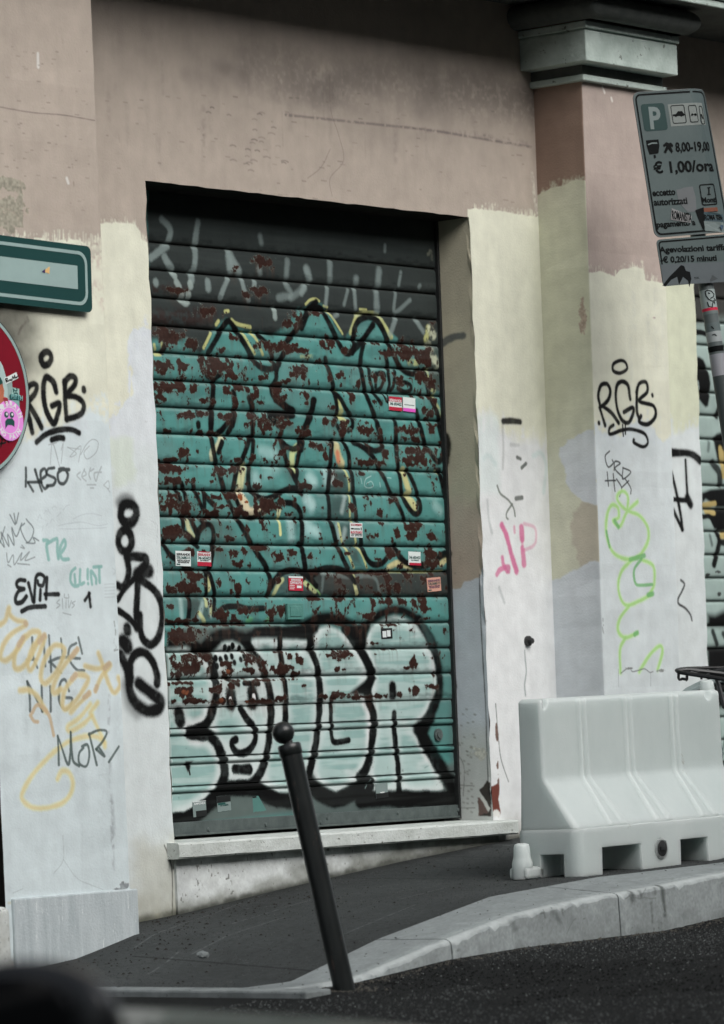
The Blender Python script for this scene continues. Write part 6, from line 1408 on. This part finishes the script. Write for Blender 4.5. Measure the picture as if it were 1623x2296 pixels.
mb = MB(); pts = [bkp(.2+.36*math.cos(a), 0, hubz+.36*math.sin(a)) for a in np.linspace(R_(15), R_(175), 14)]
for dy in (-.02, 0, .02): mb.tube([p+bl*dy for p in pts], .012, 6)
mb.build('mudguard', flat('pale_mudguard', A(150, 164, 164)), bc, smooth=True)

# ------------------------------------------------------------------ small things on the ground
xb_ = by(28, 2090, PY-.10)[0]; sb = MB(); sb.box(xb_-.36, xb_, PY-.10, PY-.004, -.62, by(14, 2033, PY-.10)[2])
o = sb.build('stone_block', M_BASE, None, bevel=.025); o.modifiers['bevel'].segments = 4; tag(o, 'rounded pale stone guard block at the foot of the left pilaster', 'stone block')
c = bp(455, 2146, (0, 0, 1), -.372); stp = (c[0], c[1], -.372+.008)
bm = bmesh.new(); bmesh.ops.create_icosphere(bm, subdivisions=2, radius=.020)
for v_ in bm.verts: v_.co *= 1+.28*(random.random()-.5); v_.co.z *= .7; v_.co.x *= 1.15
gx = c[0]; tt = .33/1.42; bm.transform(Matrix.Translation(stp)); me = bpy.data.meshes.new('stone'); bm.to_mesh(me); bm.free()
tag(link('stone', me, M_KERB2), 'small pale loose stone on the pavement beside the left plinth', 'stone')
rs = np.random.RandomState(12); mb = MB()
def gz_at(x, y):
    tt = min(max(-y/1.42, 0), 1); return lerp(WZ, x)*(1-tt)+lerp(KI, x)*tt
for i in range(300):
    if i < 170: x = rs.uniform(-1.1, .5); y = -.32-abs(rs.normal(0, .28)) if x < -.5 else -abs(rs.normal(0, .28))-.03
    else: x = rs.uniform(-1.4, 2.6); y = rs.uniform(-1.4, -.05)
    y = max(y, -1.4); sz = rs.uniform(.002, .006)*(1.5 if rs.rand() > .93 else 1); z = gz_at(x, y)+.003; a = rs.uniform(0, 6.28)
    p = [(x+sz*math.cos(a+k*1.571)*(1.6 if k % 2 else .8), y+sz*math.sin(a+k*1.571)*(1.6 if k % 2 else .8)) for k in range(4)]
    mb.add([(*q_, z-.003) for q_ in p]+[(x, y, z+sz*.5)], [(0, 1, 4), (1, 2, 4), (2, 3, 4), (3, 0, 4)])
for i in range(150):
    x = rs.uniform(-1.4, 5); t_ = rs.uniform(0, 1); y = YI+(YK+.04-YI)*t_; sz = rs.uniform(.003, .007); z = (lerp(KI, x)*(1-t_)+lerp(KT, x)*t_)+.004; a = rs.uniform(0, 6.28)
    p = [(x+sz*math.cos(a+k*1.571), y+sz*math.sin(a+k*1.571)) for k in range(4)]
    mb.add([(*q_, z-.003) for q_ in p]+[(x, y, z+sz*.5)], [(0, 1, 4), (1, 2, 4), (2, 3, 4), (3, 0, 4)])
tag(mb.build('litter', noise_mat('dark_crumbs', (.012, .012, .011), (.04, .038, .034), 30, .9, .2, 0)), kind='stuff')
def grit(n, mat, name, s0, s1, seed, gut=0):
    rs = np.random.RandomState(seed); x = rs.uniform(-4.0, 2.6, n*4)
    y = -1.775-np.abs(rs.normal(0, .05, n*4)) if gut else rs.uniform(-5.2, -1.775, n*4)
    if gut: x[:220] = b0[0]+rs.normal(0, .06, 220); y[:220] = b0[1]+rs.normal(0, .06, 220)
    ok = (y > -2.0-.55*(2.6-x)) & ~((y > -1.98) & (x > -1.62) & (x < -1.38)) & ((x > -1.3) | (gut == 0) | (np.arange(n*4) < 220))
    x = x[ok][:n]; y = y[ok][:n]; n = len(x); z = np.array([road_z(a) for a in x]); sz = s0+(s1-s0)*rs.rand(n)**2
    V = np.zeros((n, 5, 3)); a = rs.uniform(0, 6.28, n)
    for k in range(4):
        V[:, k, 0] = x+sz*np.cos(a+k*1.571)*rs.uniform(.6, 1.3, n); V[:, k, 1] = y+sz*np.sin(a+k*1.571)*rs.uniform(.6, 1.3, n); V[:, k, 2] = z-.002
    V[:, 4] = np.stack([x, y, z+sz*.85], 1)
    F = (np.arange(n)[:, None, None]*5+np.array([(0, 1, 4), (1, 2, 4), (2, 3, 4), (3, 0, 4)])[None]).reshape(-1, 3)
    me = bpy.data.meshes.new(name); me.from_pydata(V.reshape(-1, 3).tolist(), [], F.tolist()); me.update()
    tag(link(name, me, mat), kind='stuff')
grit(26000, noise_mat('asphalt_stones', (.005, .0055, .0055), (.085, .092, .092), 140, .95, .2, 0, detail=0, c2=(.008, .0085, .0085), s2=1.1, t2=.50), 'asphalt_grit', .003, .009, 31)
grit(3000, noise_mat('pale_grit', A(110, 116, 116)*.4, A(190, 196, 194)*.6, 300, .9, .2, 0), 'gravel', .002, .0048, 32)
def dust(n, mat, name, s0, s1, seed):
    rs = np.random.RandomState(seed); x = rs.uniform(-1.4, 2.8, n); y = rs.uniform(-1.41, -.02, n); z = np.array([gz_at(a, b) for a, b in zip(x, y)]); sz = rs.uniform(s0, s1, n)
    V = np.stack([np.stack([x+sz*np.cos(k*2.094+seed), y+sz*np.sin(k*2.094+seed), z-.0005], 1) for k in range(3)]+[np.stack([x, y, z+sz*.8], 1)], 1)
    F = (np.arange(n)[:, None, None]*4+np.array([(0, 1, 3), (1, 2, 3), (2, 0, 3)])[None]).reshape(-1, 3)
    me = bpy.data.meshes.new(name); me.from_pydata(V.reshape(-1, 3).tolist(), [], F.tolist()); me.update(); tag(link(name, me, mat), kind='stuff')
dust(16000, noise_mat('paving_grains', (.012, .013, .013), (.095, .10, .10), 160, .95, .2, 0, detail=0), 'paving_grit', .0014, .0036, 41)
grit(1100, noise_mat('gutter_dirt', (.02, .019, .017), (.12, .115, .10), 300, .95, .2, 0), 'gutter_litter', .003, .010, 33, 1)

# ------------------------------------------------------------------ building across the side street (a sliver at the left edge)
hb = empty('house', (-6.0, 9.0, -1), 'dark shaded house front across the side street at the left edge', 'house')
M_HOUSE = noise_mat('shade_dark_house', A(30, 28, 26)*.3, A(40, 36, 32)*.3, 3, .9, .2, .3, 60)  # near-black base colour stands for the shade of the side street
MB().box(-14, -5.2, 3.5, 14, -1.2, 9).build('wall', M_HOUSE, hb)
for x in (-12.4, -10.2, -8.0):
    for z in (2.0, 5.4):
        wi = MB().box(x, x+1.1, 3.42, 3.498, z, z+1.8).build('window', flat('dark_shutter_green', A(34, 46, 42)), hb)
        MB().box(x-.08, x+1.18, 3.36, 3.498, z-.1, z-.002).build('sill', M_SILL, wi)
MB().box(-14.3, -4.9, 3.2, 14.3, 9.002, 9.3).build('roof', M_DARKC, hb)

# ------------------------------------------------------------------ unseen house front behind the camera, added to block the low sky
ob = empty('house', (-4, -16.2, -1.5), 'unseen grey ochre house front added across the street behind the viewer to block low sky', 'house')
M_OPP = noise_mat('added_house_plaster', (.10, .095, .085), (.14, .13, .12), 2, .9, .2, .3, 40)
MB().box(-34, 26, -24, -16.2, -4.0, 9.0).build('wall', M_OPP, ob)
M_OWN = flat('dark_window_glass', (.03, .035, .036), .5, .15)
for x in np.arange(-32, 25, 3.2):
    for z in (1.2, 4.9):
        wi = MB().box(x, x+1.2, -16.19, -16.12, z, z+2.0).build('window', M_OWN, ob)
MB().box(-34.4, 26.4, -24.4, -15.6, 9.002, 9.3).build('roof', M_DARKC, ob)

# ------------------------------------------------------------------ parked car in the foreground, out of focus
M_CAR = noise_mat('black_car_paint', (.008, .010, .011), (.014, .016, .017), 3, .3, .5, 0, coat=.25)
M_GLS = noise_mat('dark_car_glass', (.008, .009, .010), (.012, .013, .014), 3, .08, .5, 0)
M_TYR = noise_mat('tyre_rubber', (.012, .012, .012), (.022, .022, .022), 30, .9, .2, .2)
mc = Vector(bd(62, 2306, 5.0))                   # mirror centre
GZ = road_z(mc.x)
mh = mc.z-GZ
car = empty('parked_car', (mc.x-1.0, mc.y+.9, GZ), 'black parked car in the blurred foreground, its mirror and bonnet cutting the lower left corner', 'car')
yR = mc.y+.16                                    # right flank of the body
def cp(x, y, z): return (mc.x+x, yR+y, GZ+z)      # x forward from the mirror, y towards the far side, z up
HB = float(bd(620, 2258, 5.5)[2])-GZ+.020                                       # bonnet height at the windscreen foot
stn = [(-3.0, .55, .62, .70), (-2.9, .45, .80, .93), (-2.3, .25, .85, HB+.03), (-1.0, .22, .85, HB+.04), (-.05, .22, .85, HB-.02), (.3, .22, .85, HB-.045), (.75, .22, .84, HB-.052), (1.25, .24, .82, HB-.080), (1.6, .26, .76, HB-.145), (1.76, .30, .68, HB-.24), (1.82, .37, .6, HB-.36)]
v = []; f = []
for x, zb, hw, zt in stn:
    prof = [(-hw*.96, zb), (-hw, zb+.15), (-hw, zt-.22), (-hw*.965, zt-.07), (-hw*.90, zt-.02), (-hw*.5, zt), (0, zt+.01), (hw*.5, zt), (hw*.90, zt-.02), (hw*.965, zt-.07), (hw, zt-.22), (hw, zb+.15), (hw*.96, zb)]
    v += [cp(x, .86+y, z) for y, z in prof]
k = 13
for i in range(len(stn)-1):
    for j in range(k): f.append((i*k+j, (i+1)*k+j, (i+1)*k+(j+1) % k, i*k+(j+1) % k))
f.append(tuple(range(k))); f.append(tuple((len(stn)-1)*k+j for j in range(k))[::-1])
cb = mesh('body', v, f, M_CAR, car, smooth=True); sm = cb.modifiers.new('s', 'SUBSURF'); sm.levels = 1; sm.render_levels = 1
gh = [(-2.75, .70, HB+.02, HB+.05), (-2.2, .62, HB+.02, HB+.44), (-1.4, .60, HB+.02, HB+.50), (-.75, .62, HB+.02, HB+.44), (-.1, .72, HB+.0, HB+.04)]
v = []; f = []
for x, hw, z0, z1 in gh: v += [cp(x, .86+y, z) for y, z in ((-hw-.1, z0), (-hw, z1-.03), (-hw*.85, z1), (hw*.85, z1), (hw, z1-.03), (hw+.1, z0))]
for i in range(len(gh)-1):
    for j in range(5): f.append((i*6+j, (i+1)*6+j, (i+1)*6+j+1, i*6+j+1))
f += [tuple(range(6)), tuple(24+j for j in range(6))[::-1]]
mesh('cabin', v, f, M_GLS, car, smooth=True)
mesh('roof', [cp(x, .86+y, z) for x, z in ((-2.1, HB+.47), (-1.4, HB+.53), (-.85, HB+.48)) for y in (-.52, .52)], [(0, 2, 3, 1), (2, 4, 5, 3)], M_CAR, car, smooth=True)
for x in (-2.2, .95):
    for y in (.10, 1.62):
        w_ = MB().tube([cp(x, y-.1, .31), cp(x, y-.09, .31), cp(x, y+.09, .31), cp(x, y+.1, .31)], [.28, .31, .31, .28], 28).build('wheel', M_TYR, car, smooth=True)
        MB().tube([cp(x, y-.108, .31), cp(x, y+.108, .31)], .19, 20).build('rim', M_ALU, w_, smooth=True)
for y in (.30, 1.42): MB().tube([cp(1.62, y, HB-.22), cp(1.76, y, HB-.23), cp(1.79, y, HB-.23)], [.09, .08, .05], 18).build('headlight', M_GLS, car, smooth=True)
# mirror: rounded housing with an inset glass facing backwards
def mirror(yc, sgn):
    bm = bmesh.new(); bmesh.ops.create_uvsphere(bm, u_segments=32, v_segments=20, radius=1)
    for v_ in bm.verts:
        c_ = v_.co; 
        for i_, p_ in ((1, .9), (2, .85)): c_[i_] = math.copysign(abs(c_[i_])**p_, c_[i_])
        c_.x = c_.x*.075 if c_.x > 0 else c_.x*.02; c_.y *= .135; c_.z *= .082
    bm.transform(Matrix.Translation((mc.x, yc, mc.z))); me = bpy.data.meshes.new('wing_mirror'); bm.to_mesh(me); bm.free()
    m_ = link('wing_mirror', me, M_CAR, car, smooth=True)
    pts = [(.092*math.copysign(abs(math.cos(a))**.7, math.cos(a)), 0.066*math.copysign(abs(math.sin(a))**.7, math.sin(a))) for a in np.linspace(0, 2*math.pi, 33)[:-1]]
    mesh('mirror_glass', [(mc.x-.021, yc+a, mc.z+b) for a, b in pts]+[(mc.x-.0235, yc+a*.97, mc.z+b*.97) for a, b in pts], [tuple(range(32, 64))]+[(i, (i+1) % 32, 32+(i+1) % 32, 32+i) for i in range(32)], M_GLS, m_)
    MB().tube([(mc.x+.02, yc+sgn*.08, mc.z-.05), (mc.x+.05, yc+sgn*.24, mc.z-.10)], [.03, .035], 10).build('mirror_arm', M_CAR, m_, smooth=True)
mirror(mc.y, 1); mirror(mc.y+2*(.86+yR-mc.y), -1)
